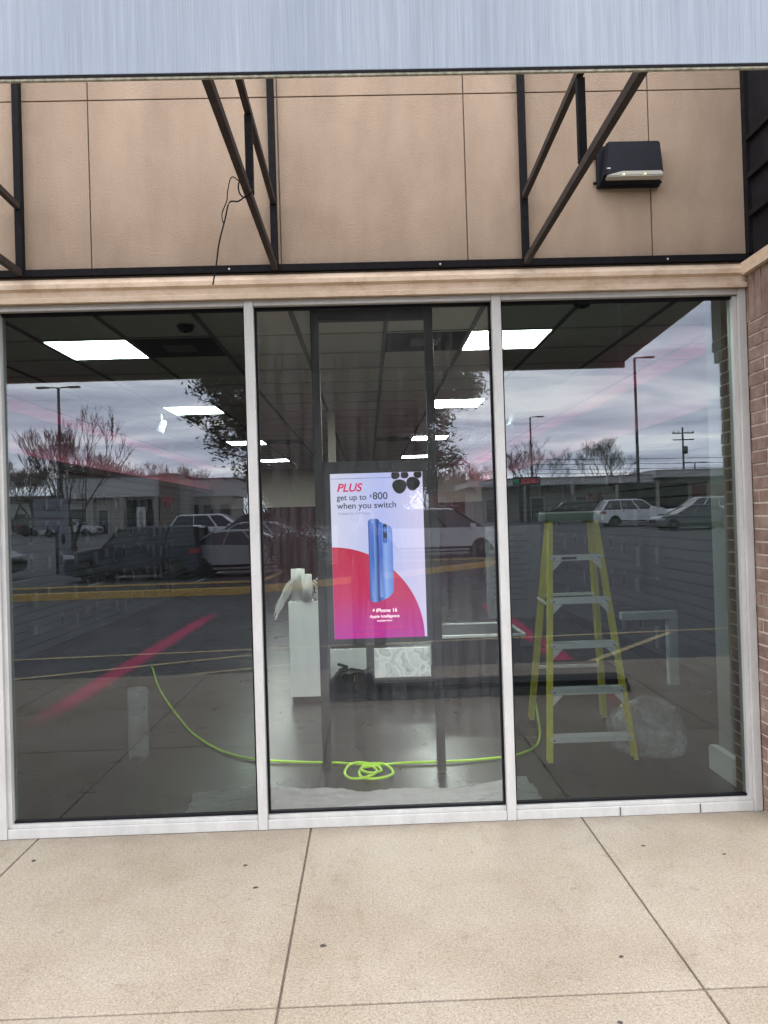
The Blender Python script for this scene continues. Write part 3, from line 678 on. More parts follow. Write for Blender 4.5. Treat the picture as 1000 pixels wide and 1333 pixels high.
# white board and picture panel
MB().box(-.36, -.035, 2.94, 2.965, .151, .42, bev=.003).build('white_board', 'white_paint'); tag(bpy.data.objects['white_board'], 'plain white board leaning upright on the low black platform behind the tool bag', 'board')
M, t, b, n_, l_ = nodes_of('picture_print')
v1 = n_('ShaderNodeTexVoronoi'); v1.inputs['Scale'].default_value = 7; c1 = n_('ShaderNodeTexCoord'); mp1 = n_('ShaderNodeMapping'); mp1.inputs['Scale'].default_value = (1.4, 1, .8)
wn = n_('ShaderNodeTexNoise'); wn.inputs['Scale'].default_value = 5; l_(c1.outputs['Object'], wn.inputs[0]); av = n_('ShaderNodeVectorMath'); av.operation = 'MULTIPLY_ADD'; l_(wn.outputs['Color'], av.inputs[0]); av.inputs[1].default_value = (.35, 0, .35); l_(c1.outputs['Object'], av.inputs[2])
l_(av.outputs[0], mp1.inputs[0]); l_(mp1.outputs[0], v1.inputs[0]); v1.feature = 'F1'
cc = ramp(t, v1.outputs['Distance'], [(.05, (.30, .33, .36)), (.3, (.62, .66, .68)), (.38, (.42, .46, .47)), (.5, (.70, .74, .74)), (.8, (.5, .52, .55))])
l_(cc, b.inputs['Base Color']); b.inputs['Roughness'].default_value = .3
l_(cc, b.inputs['Emission Color']); b.inputs['Emission Strength'].default_value = .35
pp = empty('picture_screen', (.29, 2.93, .151), 'small wide lit screen with grey abstract picture on the low black platform', 'screen')
MB().box(-.255, .255, -.01, .02, .0, .265, bev=.003).build('casing', 'white_paint', pp)
MB().box(-.248, .248, -.0115, -.0102, .006, .258).build('picture', 'picture_print', pp)
# tool bag
bg_ = empty('tool_bag', (-.16, 2.58, 0), 'open black tool bag on the floor in front of the low platform', 'bag')
mat('bag_cloth', (.015, .016, .017), .9, var=.5, vscale=30, bump=.6, bscale=60); mat('bag_dark', (.010, .010, .012), .8); mat('brass', (.5, .38, .12), .4, metal=.8)
mb = MB(); mb.prism([(-.20, .06), (-.19, .20), (-.14, .27), (-.05, .30), (.05, .28), (.14, .30), (.185, .27), (.20, .18), (.20, .06)], -.11, .11, 'y', bev=.02)
bmesh.ops.subdivide_edges(mb.b, edges=mb.b.edges[:], cuts=2, use_grid_fill=True); crumple(mb, .018, 14, 3); mb.build('bag_body', 'bag_cloth', bg_)
MB().box(-.20, .20, -.115, .115, .004, .075, bev=.012).build('bag_base', 'bag_dark', bg_)
MB().tube([(-.12, -.1, .24), (-.10, -.12, .31), (.0, -.125, .335), (.10, -.12, .31), (.12, -.1, .24)], .009, 8).build('handle', 'bag_dark', bg_)
MB().bar((.02, -.118, .22), (.025, -.122, .28), .008, .006).build('zip_pull', 'brass', bg_)
hd = MB(); hd.bar((-.10, 0, .0), (-.02, .01, .03), .03, .02).bar((-.11, 0, .055), (-.03, 0, .03), .02, .02)
tag(hd.build('cordless_drill', 'darkgrey', loc=(-.17, 2.56, .303)), 'grey power tool sticking out of the open black bag', 'tool')
# dark counter
o = empty('display_table', (.98, 3.25, 0), 'dark brown box table with a white rimmed top right of the display', 'table')
mat('dark_wood', (.028, .020, .018), .5, var=.25, vscale=4); mat('rim_white', (.62, .63, .63), .4)
MB().box(-.375, .375, -.35, .35, .10, .498).build('cabinet', 'dark_wood', o)
mb = MB(); mb.box(-.42, .42, -.40, -.36, .4985, .52).box(-.42, .42, .36, .40, .4985, .52).box(-.42, -.38, -.3598, .3598, .4985, .52).box(.38, .42, -.3598, .3598, .4985, .52); mb.build('top_rim', 'rim_white', o)
MB().box(-.3798, .3798, -.3598, .3598, .4985, .510).build('table_top', 'black', o)
MB().box(-.33, .33, -.31, .31, .153, .0995).build('plinth', 'black', o)
# white desk on the right
mat('desk_grey', (.36, .40, .42), .6)
o = empty('white_desk', (2.52, 2.95, 0), 'white desk frame against the right wall behind the ladder', 'desk')
MB().box(-.24, .27, -.06, .02, .60, .67, bev=.003).build('desk_top', 'desk_grey', o)
for y in (-.02,): MB().box(.18, .265, y-.04, y+.04, .002, .599, bev=.003).build('leg', 'desk_grey', o)
# standing info board on the right
o = empty('poster_stand', (1.75, 5.2, 0), 'grey floor standing poster board with printed lines behind the ladder', 'poster stand')
mat('poster', (.22, .23, .25), .6, var=.2, vscale=6)
MB().box(-.33, .33, -.012, .012, .35, 1.45, bev=.003).build('board', 'poster', o)
mb = MB()
for k in range(12): mb.box(-.25, .25-.2*random.random(), -.0145, -.0125, 1.33-k*.07, 1.345-k*.07)
mb.build('printed_lines', 'pk_white', o)
for x in (-.22, .22): MB().box(x-.012, x+.012, -.01, .01, .0275, .3495).build('leg', 'darkgrey', o)
MB().box(-.3, .3, -.15, .15, .002, .027, bev=.004).build('foot', 'darkgrey', o)

# ladder
ld = empty('step_ladder', (1.38, 1.28, 0), 'yellow fibreglass step ladder with silver steps standing behind the right pane', 'ladder')
mat('ladder_yellow', (.78, .72, .05), .5, var=.12, vscale=12); mat('ladder_alu', (.86, .90, .90), .4, metal=.0, var=.08, vscale=30); mat('cap_green', (.30, .42, .36), .5, var=.15, vscale=12)
lx, ly = 1.38, 1.28
def LP(x, y, z): return (x-lx, y-ly, z)
def fy(z): return .79 + (1.22-.79)*z/1.56
def fxl(z): return 1.095 + (1.225-1.095)*z/1.56*.0 + .12*z/1.56
def fxr(z): return 1.655 - .055*z/1.56*1.0
for (xa, xb, ya, yb, nm) in ((1.095, 1.245, .79, 1.22, 'front_rail'), (1.655, 1.575, .79, 1.22, 'front_rail'), (1.205, 1.275, 1.82, 1.34, 'rear_rail'), (1.765, 1.57, 1.82, 1.34, 'rear_rail')):
    a, c = Vector(LP(xa, ya, .012)), Vector(LP(xb, yb, 1.53)); s_ = 1 if xa > 1.4 else -1
    mb = MB(); mb.bar(a, c, .028, .066, up=(0, 1, 0)) if False else None
    d = (c-a); 
    # C channel: web plus two flanges
    mb.hexa([(a.x-.004, a.y-.034, a.z), (a.x+.004, a.y-.034, a.z), (a.x+.004, a.y+.034, a.z), (a.x-.004, a.y+.034, a.z), (c.x-.004, c.y-.034, c.z), (c.x+.004, c.y-.034, c.z), (c.x+.004, c.y+.034, c.z), (c.x-.004, c.y+.034, c.z)])
    for yo in (-.0345, .0305):
        x0, x1 = (-.024, -.0042) if s_ > 0 else (.0042, .024)
        if nm == 'rear_rail': x0, x1 = -.018, .018
        mb.hexa([(a.x+x0, a.y+yo, a.z), (a.x+x1, a.y+yo, a.z), (a.x+x1, a.y+yo+.004, a.z), (a.x+x0, a.y+yo+.004, a.z), (c.x+x0, c.y+yo, c.z), (c.x+x1, c.y+yo, c.z), (c.x+x1, c.y+yo+.004, c.z), (c.x+x0, c.y+yo+.004, c.z)])
    rl = mb.build(nm, 'ladder_yellow', ld)
    mb = MB(); mb.box(a.x-.03, a.x+.03, a.y-.042, a.y+.042, .001, .035, bev=.006); mb.build('rubber_foot', 'rubber', rl)
for k, z in enumerate((.18, .46, .74, 1.02, 1.30)):
    t_ = (z-.012)/1.52; xa = 1.095+.15*t_; xb = 1.655-.08*t_; y = .79+.43*t_
    mb = MB(); mb.box(xa-lx+.006, xb-lx-.006, y-ly-.040, y-ly-.037, z-.034, z); mb.box(xa-lx+.006, xb-lx-.006, y-ly-.0368, y-ly+.045, z-.004, z)
    for r_ in range(5): mb.box(xa-lx+.01, xb-lx-.01, y-ly-.028+.016*r_, y-ly-.024+.016*r_, z+.0005, z+.003)
    stp = mb.build('step', 'ladder_alu', ld)
    if k > 0:
        for s_, xx in ((1, xa-lx+.008), (-1, xb-lx-.008)):
            mb = MB(); mb.prism([(xx, z-.036), (xx+s_*.075, z-.036), (xx+s_*.012, z-.10), (xx, z-.10)], y-ly-.044, y-ly-.041, 'y'); mb.build('brace', 'ladder_alu', stp)
    MB().ball((xa-lx+.03, y-ly-.042, z-.018), .005).ball((xb-lx-.03, y-ly-.042, z-.018), .005).build('rivet', 'darkgrey', stp)
MB().box(1.215-lx, 1.612-lx, 1.17-ly, 1.40-ly, 1.531, 1.592, bev=.008).build('top_cap', 'cap_green', ld)
mb = MB(); mb.box(1.222-lx, 1.605-lx, 1.165-ly, 1.1688-ly, 1.583, 1.594); mb.build('cap_edge', 'ladder_alu', ld)
MB().box(1.30-lx, 1.40-lx, fy(1.3)-ly-.047, fy(1.3)-ly-.0432, 1.275, 1.290).build('warning_sticker', 'darkgrey', ld)
for s_, xx in ((-1, 1.24), (1, 1.62)):
    MB().bar(LP(xx, 1.10, .95), LP(xx+.02*s_, 1.52, .98), .004, .018).build('spreader', 'ladder_alu', ld)
for z in (.45, 1.0):
    t_ = z/1.53; MB().bar(LP(1.205+.07*t_, 1.82-.48*t_, z), LP(1.765-.195*t_, 1.82-.48*t_, z), .02, .02).build('rear_brace', 'ladder_alu', ld)

# lime hose on the floor
def crom(P, n=10):
    P = [Vector(p) for p in P]; P = [P[0]*2-P[1]] + P + [P[-1]*2-P[-2]]; o = []
    for i in range(1, len(P)-2):
        a, b_, c, d = P[i-1:i+3]
        for k in range(n):
            t_ = k/n; o.append(.5*((2*b_)+(c-a)*t_+(2*a-5*b_+4*c-d)*t_*t_+(3*b_-a-3*c+d)*t_**3))
    o.append(P[-2]); return o
mat('lime', (.46, .80, .02), .35); MATS['lime'].node_tree.nodes['Principled BSDF'].inputs['Emission Strength'].default_value = 0
hz = .014
hp = [(-2.43, 4.6), (-2.0, 3.35), (-1.48, 2.1), (-1.25, 1.65), (-1.02, 1.32), (-.79, 1.13), (-.5, 1.04), (-.23, .99), (-.05, .93)]
for a in range(9): hp.append((.02+.105*math.cos(R(70-a*42)), .775+.145*math.sin(R(70-a*42))))
for a in range(8): hp.append((-.075+.10*math.cos(R(50-a*45)), .80+.15*math.sin(R(50-a*45))))
for a in range(4): hp.append((-.01+.065*math.cos(R(60-a*80)), .83+.09*math.sin(R(60-a*80))))
hp += [(.06, .915), (.2, .94), (.36, .935), (.6, .94), (.84, .98), (1.0, 1.06), (1.12, 1.22), (1.20, 1.48), (1.27, 1.85), (1.36, 2.35), (1.50, 3.2), (1.56, 3.6)]
pts = [(x, y, hz+(.010 if 8 < i < 31 and i % 4 < 2 else 0)) for i, (x, y) in enumerate(hp)]
mb = MB().tube(crom(pts, 8), .0085, 10)
tag(mb.build('air_hose', 'lime'), 'bright lime green hose looped on the shop floor behind the windows', 'hose')

# drop cloth
M, t, b, n_, l_ = nodes_of('cloth')
b.inputs['Base Color'].default_value = (.86, .85, .82, 1); b.inputs['Roughness'].default_value = .9
bumpn(t, b, texn(t, 5, 6, .6, mapscale=(1, 3.5, 1)), 1.0, .09)
mb = MB(); nx, ny = 110, 30; G_ = {}
for i in range(nx+1):
    for j in range(ny+1):
        u, v = i/nx, j/ny; x = -1.02 + u*1.92
        y0 = .115; y1 = .52+.06*math.sin(u*6+.6)+.05*noise.noise(Vector((u*9, 0, 3)))
        if u < .16: y1 -= .12*(1-u/.16)
        y = y0+(y1-y0)*v
        z = .012+.055*abs(noise.noise(Vector((x*2.2, y*11, 1))))+.055*max(0, noise.noise(Vector((x*1.6+4, y*6, 7))))+.012*abs(noise.noise(Vector((x*14, y*30, 2))))
        z *= min(1, (1-v)*6+.25)
        G_[i, j] = mb.b.verts.new((x+.01*noise.noise(Vector((x*5, y*9, 4))), y, z+.003))
for i in range(nx):
    for j in range(ny): mb.b.faces.new((G_[i, j], G_[i+1, j], G_[i+1, j+1], G_[i, j+1])).smooth = True
bmesh.ops.solidify(mb.b, geom=mb.b.faces[:], thickness=.002)
tag(mb.build('drop_cloth', 'cloth'), 'crumpled white drop cloth on the floor along the middle pane', 'drop cloth')

# clear plastic bag
M = bpy.data.materials.new('plastic'); M.use_nodes = True; t = M.node_tree; t.nodes.clear(); MATS['plastic'] = M
o_ = t.nodes.new('ShaderNodeOutputMaterial'); tr = t.nodes.new('ShaderNodeBsdfTransparent'); gl = t.nodes.new('ShaderNodeBsdfPrincipled'); gl.inputs['Base Color'].default_value = (.75, .78, .85, 1); gl.inputs['Roughness'].default_value = .18
mxs = t.nodes.new('ShaderNodeMixShader'); cf = ramp(t, texn(t, 8, 6, .7), [(.38, (.07, .07, .07)), (.62, (.55, .55, .55))]); t.links.new(cf, mxs.inputs[0]); t.links.new(tr.outputs[0], mxs.inputs[1]); t.links.new(gl.outputs[0], mxs.inputs[2]); t.links.new(mxs.outputs[0], o_.inputs[0])
mb = MB(); g_ = bmesh.ops.create_icosphere(mb.b, subdivisions=5, radius=1)
for v in mb.b.verts:
    p = v.co.copy(); r_ = 1.12+.25*noise.noise(p*1.3)-.10*abs(noise.noise(p*3+Vector((3, 1, 2))))-.03*abs(noise.noise(p*8))
    v.co = Vector((p.x*.23*r_, p.y*.20*r_, max(-.145, p.z*.19*r_)+.15))
for f in mb.b.faces: f.smooth = True
tag(mb.build('plastic_bag', 'plastic', loc=(1.82, 1.02, .003)), 'crumpled clear plastic bag on the floor right of the yellow ladder', 'plastic bag')
# clear cylinder
MB().box(0, .001, 0, .001, 0, .001).b.free()
M2 = M.copy(); M2.name = 'clear_acrylic'; MATS['clear_acrylic'] = M2
for n in M2.node_tree.nodes:
    if n.type == 'VALTORGB': n.color_ramp.elements[0].color = (.13, .13, .13, 1); n.color_ramp.elements[1].color = (.34, .34, .34, 1)
mb = MB(); mb.tube([(0, 0, .0), (0, 0, .48)], .066, 28, cap=False); bmesh.ops.solidify(mb.b, geom=mb.b.faces[:], thickness=.004)
tag(mb.build('clear_tube', 'clear_acrylic', loc=(-1.58, 1.25, .003)), 'clear plastic tube standing on the shop floor behind the left pane', 'tube')

# ------------------------------------------------------------------ outside, behind the camera (seen in the glass)
mat('yellow_paint', (.64, .41, .12), .8, var=.25, vscale=14); mat('line_yellow', (.60, .48, .26), .8, var=.35, vscale=10); mat('line_white', (.5, .5, .5), .8, var=.3, vscale=8)
def gline(a, b_, w=.10, m_='line_yellow', nm='lane_line'):
    a = Vector(a); b_ = Vector(b_); d = (b_-a).normalized(); n = Vector((-d.y, d.x))*w/2; mb = MB(); K = 8
    v = []
    for i in range(K+1):
        p = a+(b_-a)*i/K; v.append([mb.b.verts.new((q.x, -q.y, gz(q.y)+.006)) for q in (p+n, p-n)])
    for i in range(K): mb.b.faces.new((v[i][0], v[i][1], v[i+1][1], v[i+1][0]))
    return tag(mb.build(nm, m_), kind='structure')
gline((-14, 5.55), (9, 7.1)); gline((-9.5, 2.5+1.0), (-1.45, 5.97)) if False else gline((-4.4, 4.75), (-1.45, 6.0))
gline((-3.0, 4.45), (-.9, 5.25), .09); gline((2.3, 4.5), (4.2, 6.65), .10); gline((7, 4.5), (8.5, 6.8))
for X_ in (8, 10.8, 13.6, 16.4, 19.2, 22, 24.8): gline((X_, 37.5), (X_, 43), .1, 'line_white', 'parking_line')
for X_ in (-13, -10.2, -7.4, -4.6, -1.8+.0): gline((X_, 15.5), (X_, 20), .1, 'line_white', 'parking_line')

# island
isl = [(-12.5, 13.2), (-2.9, 13.25), (-1.5, 13.9), (1.6, 16.8), (4.0, 19.1), (4.3, 19.9), (3.4, 20.4), (-2.2, 20.2), (-2.7, 14.9), (-12.5, 14.7)]
mat('mulch', (.055, .042, .028), .95, var=.5, vscale=5)
mb = MB(); cxs = sum(p[0] for p in isl)/len(isl)
def off(poly, d):
    o = []
    n = len(poly)
    for i in range(n):
        p0, p1, p2 = Vector(poly[i-1]), Vector(poly[i]), Vector(poly[(i+1) % n])
        a = (p1-p0).normalized(); c = (p2-p1).normalized(); nn = (Vector((-a.y, a.x))+Vector((-c.y, c.x)))
        nn = nn.normalized(); k = 1/max(.5, nn.dot(Vector((-a.y, a.x)))); o.append(tuple(p1+nn*d*k))
    return o
inn = off(isl, .16)
n = len(isl); 
ra, rb, rc, rd = [], [], [], []
for (x, Y), (x2, Y2) in zip(isl, inn):
    ra.append(mb.b.verts.new((x, -Y, gz(Y)-.1))); rb.append(mb.b.verts.new((x, -Y, gz(Y)+.15))); rc.append(mb.b.verts.new((x2, -Y2, gz(Y2)+.15))); rd.append(mb.b.verts.new((x2, -Y2, gz(Y2)-.1)))
for i in range(n):
    j = (i+1) % n
    for A, B in ((ra, rb), (rb, rc), (rc, rd)): mb.b.faces.new((A[i], A[j], B[j], B[i]))
tag(mb.build('yellow_kerb', 'yellow_paint'), kind='structure')
mb = MB(); mb.b.faces.new([mb.b.verts.new((x, -Y, gz(Y)+.125)) for x, Y in off(isl, .13)])
bmesh.ops.triangulate(mb.b, faces=mb.b.faces[:]); tag(mb.build('planting_bed', 'mulch'), kind='structure')

# low dark strip added on the sidewalk to darken its mirror image
rp = empty('added_dark_strip', (.96, -2.86, .002), 'long low dark strip added on the sidewalk to darken the mirror image behind the ladder', 'added strip')
mat('strip_grey', (.085, .085, .088), .8, var=.25, vscale=12, spec=.1)
MB().prism([(.20, 0), (.17, .060), (-.17, .060), (-.20, 0)], -1.32, 1.32, 'x').build('strip_base', 'strip_grey', rp)
MB().prism([(.15, .0605), (.13, .10), (-.15, .10), (-.165, .0605)], -1.31, 1.31, 'x').build('strip_top', 'black', rp)
ob = copy_tree(bg_); ob.location = (-.17, -2.86, .003); ob.rotation_euler = (0, 0, math.pi); ob['label'] = 'added copy of the black tool bag on the sidewalk, darkening the mirror image low in the middle pane'  # extra bag added outside only to blacken the reflection over the tool bag
# trees
mat('bark', (.060, .048, .042), .95, var=.3, vscale=6); mat('twig', (.045, .036, .034), .95); mat('twig_red', (.13, .06, .055), .95)
mat('needle', (.016, .028, .014), .9, var=.4, vscale=3, spec=.1); mat('needle_light', (.045, .065, .030), .9, var=.4, vscale=3, spec=.1)
MINR = .0065
def grow(mbt, mbc, p, d, ln, r, depth, rnd, spread=.55, up=.12):
    segs = 3; pts = [p]; dd = d
    for i in range(segs):
        dd = (dd + Vector((rnd.uniform(-1, 1), rnd.uniform(-1, 1), rnd.uniform(-.6, 1)))*.13 + Vector((0, 0, up*.4))).normalized()
        pts.append(pts[-1]+dd*ln/segs)
    r = max(r, MINR); r1 = max(r*.62, MINR); (mbt if depth > 2 else mbc).tube(pts, [r+(r1-r)*i/segs for i in range(segs+1)], 5 if depth > 2 else 3, cap=False)
    if depth == 0: return
    nb = 3 if depth > 1 else 3
    for k in range(nb):
        q = pts[-1] if k < 2 else pts[2]
        ax = Vector((rnd.uniform(-1, 1), rnd.uniform(-1, 1), rnd.uniform(-.3, .6))).normalized()
        nd = (dd+ax*spread*rnd.uniform(.7, 1.4)+Vector((0, 0, up))).normalized()
        grow(mbt, mbc, q, nd, ln*rnd.uniform(.62, .85), r1*rnd.uniform(.65, .85), depth-1, rnd, spread, up)
def bare_tree(name, label, loc, h, seed, depth=6, spread=.55, group=None, tm='twig', wide=1.0):
    rnd = random.Random(seed); root = empty(name, loc, label, 'tree', group); a, c = MB(), MB()
    base = Vector((0, 0, 0)); th = h*.16
    a.tube([base, Vector((.03, .02, th))], [h*.022, h*.018], 7, cap=False)
    for k in range(4):
        an = k*math.pi/2+rnd.uniform(-.4, .4); grow(a, c, Vector((.03, .02, th)), Vector((math.cos(an)*.42*wide, math.sin(an)*.42*wide, 1)).normalized(), h*.24, h*.012, depth-1, rnd, spread)
    # straight scale to the requested height
    mz = max(v.co.z for v in c.b.verts); s_ = h/mz
    for q in (a, c):
        for v in q.b.verts: v.co = Vector((v.co.x*s_, v.co.y*s_, v.co.z*s_))
    a.build('trunk', 'bark', root, norm=False); c.build('crown', tm, root, norm=False); return root
bare_tree('bare_tree', 'leafless tree with long upright twigs mirrored at the left edge of the left pane', (-9.9, -22, gz(22)), 5.7, 11, 6, .42)
MINR = .015
ta = bare_tree('bare_tree', 'round leafless tree mirrored behind the price sign', (21.3, -95, gz(95)), 10.2, 5, 6, .7, wide=1.8)
tb = bare_tree('bare_tree', 'dense round leafless tree mirrored above the low building between the two lamp posts', (31.3, -95, gz(95)), 10.4, 9, 6, .7, wide=1.8)
tl = bare_tree('bare_tree', 'x', (-28, -86, gz(86)), 7.5, 21, 6, .65, wide=1.7, tm='twig_red')
spots = [(-38, 105, 1.5), (-44, 98, 1.4), (-34, 100, 1.3), (-47.5, 100, 1.35), (-41, 112, 1.6), (-31, 104, 1.3), (-26.5, 108, 1.25), (-9.5, 110, 1.2), (-14, 108, 1.1), (9, 112, 1.15), (12, 108, 1.1), (16, 115, 1.2), (5.5, 110, 1.2), (44, 120, 1.0), (-15, 92, .95)]
tl['label'] = 'hazy leafless tree in the row far across the car park'; tl['group'] = 'leafless trees far across the car park'
tl2 = None
for i, (x, Y, s_) in enumerate(spots):
    o = copy_tree(tl); o.location = (x, -Y, gz(Y)-.3); o.scale = (s_*1.25, s_*1.25, s_); o.rotation_euler = (0, 0, i*1.3)
tl.location = (-22.5, -88, gz(88))

# pine on the island
pr = empty('pine_tree', (-.65, -17.2, gz(17)+.12), 'large dark pine tree on the yellow kerbed island mirrored in the middle pane', 'tree')
rnd = random.Random(4); tk = MB(); n1, n2 = MB(), MB(); HP = 9.8
tk.tube([(0, 0, 0), (.05, 0, 2.5), (.0, .05, 5.5), (0, 0, HP)], [.20, .16, .10, .02], 9, cap=False)
def clump(c, s):
    for q in range(150):
        mbq = n1 if rnd.random() < .75 else n2
        d = Vector((rnd.gauss(0, 1), rnd.gauss(0, 1), rnd.gauss(0, .75))); p = c + d*s*.42
        a = Vector((rnd.uniform(-1, 1), rnd.uniform(-1, 1), rnd.uniform(-.2, 1))).normalized()*rnd.uniform(.10, .20); b_ = a.cross(Vector((rnd.uniform(-1, 1), rnd.uniform(-1, 1), rnd.uniform(-1, 1)))).normalized()*.026
        mbq.poly([p-b_, p+b_, p+a])
z = 1.5
while z < HP-.2:
    rad = (3.45*(1-((z-2.6)/(HP-2.4))**2*.75) if z > 2.6 else 2.4)*rnd.uniform(.8, 1.1)
    for k in range(15):
        a = rnd.uniform(0, 6.283) if k > 1 else (k*math.pi+rnd.uniform(-.35, .35)); L_ = rad*rnd.uniform(.55, 1.12); dr = rnd.uniform(-.05, .35)
        p0 = Vector((0, 0, z)); e_ = Vector((math.cos(a)*L_, math.sin(a)*L_, z+dr*L_*.6)); mid = (p0+e_)/2+Vector((0, 0, -.1))
        tk.tube([p0, mid, e_], [.05, .03, .01], 4, cap=False)
        nn = max(2, int(L_/.34))
        for i in range(1, nn+1):
            f_ = i/nn
            if f_ < .25: continue
            c = p0.lerp(e_, f_)+Vector((rnd.uniform(-.25, .25), rnd.uniform(-.25, .25), rnd.uniform(-.1, .3))); clump(c, rnd.uniform(.36, .56))
    z += .36
tk.build('trunk', 'bark', pr, norm=False); cr_ = n1.build('crown', 'needle', pr, norm=False); n2.build('crown', 'needle_light', pr, norm=False)
# shrub at its foot
mb = MB()
for k in range(26):
    an = rnd.uniform(0, 6.28); rr_ = rnd.uniform(0, .8); n1 = mb; n2 = mb; clump(Vector((math.cos(an)*rr_, math.sin(an)*rr_, rnd.uniform(.2, 1.0))), .5)
sh = empty('shrub', (-1.9, -16.2, gz(16)+.12), 'dark evergreen shrub on the island at the foot of the pine', 'shrub'); mb.build('foliage', 'needle', sh, norm=False)
MB().tube([(0, 0, 0), (.02, 0, .7)], .03, 6).build('stem', 'bark', sh)

# lamp posts
mat('pole', (.035, .035, .04), .6, var=.2, vscale=4)
def lamp_post(loc, h, label, arms=1, rz=0):
    o = empty('street_lamp', loc, label, 'street lamp', None, rz)
    MB().tube([(0, 0, 0), (0, 0, h)], .13, 10, r2=.09).build('pole', 'pole', o)
    MB().tube([(0, 0, 0), (0, 0, .7)], .26, 12).build('base', 'white_paint', o)
    for s_ in ((-1, 1) if arms == 2 else (1,)):
        MB().bar((0, 0, h), (s_*.9, 0, h+.06), .08, .08).build('arm', 'pole', o)
        MB().box(min(s_*.7, s_*1.5), max(s_*.7, s_*1.5), -.17, .17, h-.02, h+.10, bev=.03).build('lamp_head', 'pole', o)
    return o
lamp_post((-21.3, -50, gz(50)), 10.7, 'tall two headed lamp post mirrored beside the leafless tree at left', 2)
lamp_post((18.2, -80, gz(80)), 11.2, 'thinner far lamp post mirrored over the price sign')
lamp_post((20.35, -53, gz(53)), 12.3, 'tallest lamp post mirrored above the white car in the right pane')
# utility pole and wires
up = empty('utility_pole', (38.4, -88, gz(88)), 'wooden utility pole with crossarms mirrored at the right', 'utility pole')
MB().tube([(0, 0, 0), (0, 0, 10.4)], .16, 8, r2=.11).build('pole', 'bark', up)
for z in (9.7, 8.9): MB().bar((-1.3, .15, z), (1.3, .15, z), .1, .14).build('crossarm', 'bark', up)
for x in (-1.2, -.6, .6, 1.2): MB().tube([(x, .15, 9.77), (x, .15, 10.0)], .05, 6).build('insulator', 'pole', up)
MB().tube([(.35, 0, 7.2), (.35, 0, 8.1)], .22, 10).build('transformer', 'pole', up)
lamp_post((41.5, -92, gz(92)), 6.3, 'short lamp post mirrored right of the utility pole', 2)
for i, z in enumerate((7.5, 6.9, 6.3, 5.8)):
    P_ = [(20+70*k/14, -90.5-i*.25, z+.8-1.0*(1-(2*k/14-1)**2)*.5+.012*k) for k in range(15)]
    tag(MB().tube(P_, .035, 4).build('power_line', 'black'), ['topmost', 'second highest', 'third highest', 'lowest'][i]+' power line strung behind the low building', 'power line', 'power lines')

# price sign
sg = empty('price_sign', (13.4, -60, gz(60)), 'black electronic price sign with green and red digits on two posts', 'sign')
mat('led_red', (.9, .03, .10), .5, emit=2.2); mat('led_green', (.03, .55, .22), .5, emit=1.2)
mat('sign_black', (.012, .02, .022), .6)
MB().box(-1.15, 1.15, -.1, .1, 3.15, 3.85, bev=.02).build('panel', 'sign_black', sg)
for x in (-.5, .1): MB().box(x-.16, x+.16, -.09, .09, 0, 3.149).build('post', 'darkgrey', sg)

for s_, x, w, m_ in (('1.85', 1.05, .62, 'led_red'), ('3.25', .25, .66, 'led_red'), ('30', -.62, .40, 'led_green')):
    text(s_, m_, sg, (x, .103, 3.32), width=w, height=.36, rot=(R(90), 0, math.pi), ext=.002, off=.0, name='digits')

# yard sign and kiosk by the left tree
sb = empty('post_sign', (-10.2, -21, gz(21)), 'grey square notice board on a dark post mirrored under the leafless tree', 'sign')
mat('board_grey', (.20, .20, .25), .6, var=.1, vscale=3)
MB().box(-.55, .55, -.02, .02, 1.45, 2.45, bev=.01).build('board', 'board_grey', sb)
MB().box(.1, .2, -.05, -.021, 0, 2.3).build('post', 'pole', sb)
text('Pool', 'black', sb, (.30, .022, 2.05), width=.5, height=.16, rot=(R(90), 0, math.pi), ext=.002)
text('Supplies', 'led_wallred' if 'led_wallred' in MATS else 'twig_red', sb, (.42, .022, 1.78), width=.85, height=.15, rot=(R(90), 0, math.pi), ext=.002)
kk = empty('parking_kiosk', (-9.55, -20.4, gz(20.4)), 'slim grey kiosk post with a dark oval opening mirrored beside the notice board', 'kiosk')
MB().box(-.16, .16, -.12, .12, 0, 1.55, bev=.03).build('body', 'board_grey', kk)
MB().ball((0, .12, 1.15), .08, (.8, .3, 2.2)).build('oval_opening', 'black', kk)

# ------------------------------------------------------------------ far buildings
mat('bank_wall', (.32, .30, .27), .85, var=.1, vscale=.6); mat('bank_fascia', (.46, .455, .44), .8, var=.06, vscale=.5); mat('bank_tan', (.17, .13, .11), .85, var=.1, vscale=1)
mat('dark_glass', (.02, .024, .03), .15); mat('roof_red', (.30, .05, .06), .7); mat('house_brick', (.20, .055, .045), .9, var=.2, vscale=2); mat('shingle', (.07, .05, .05), .9, var=.2, vscale=2); mat('trim_white', (.55, .55, .55), .6)
def bldg(name, loc, label, cat='building', rz=0): return empty(name, loc, label, cat, None, rz)
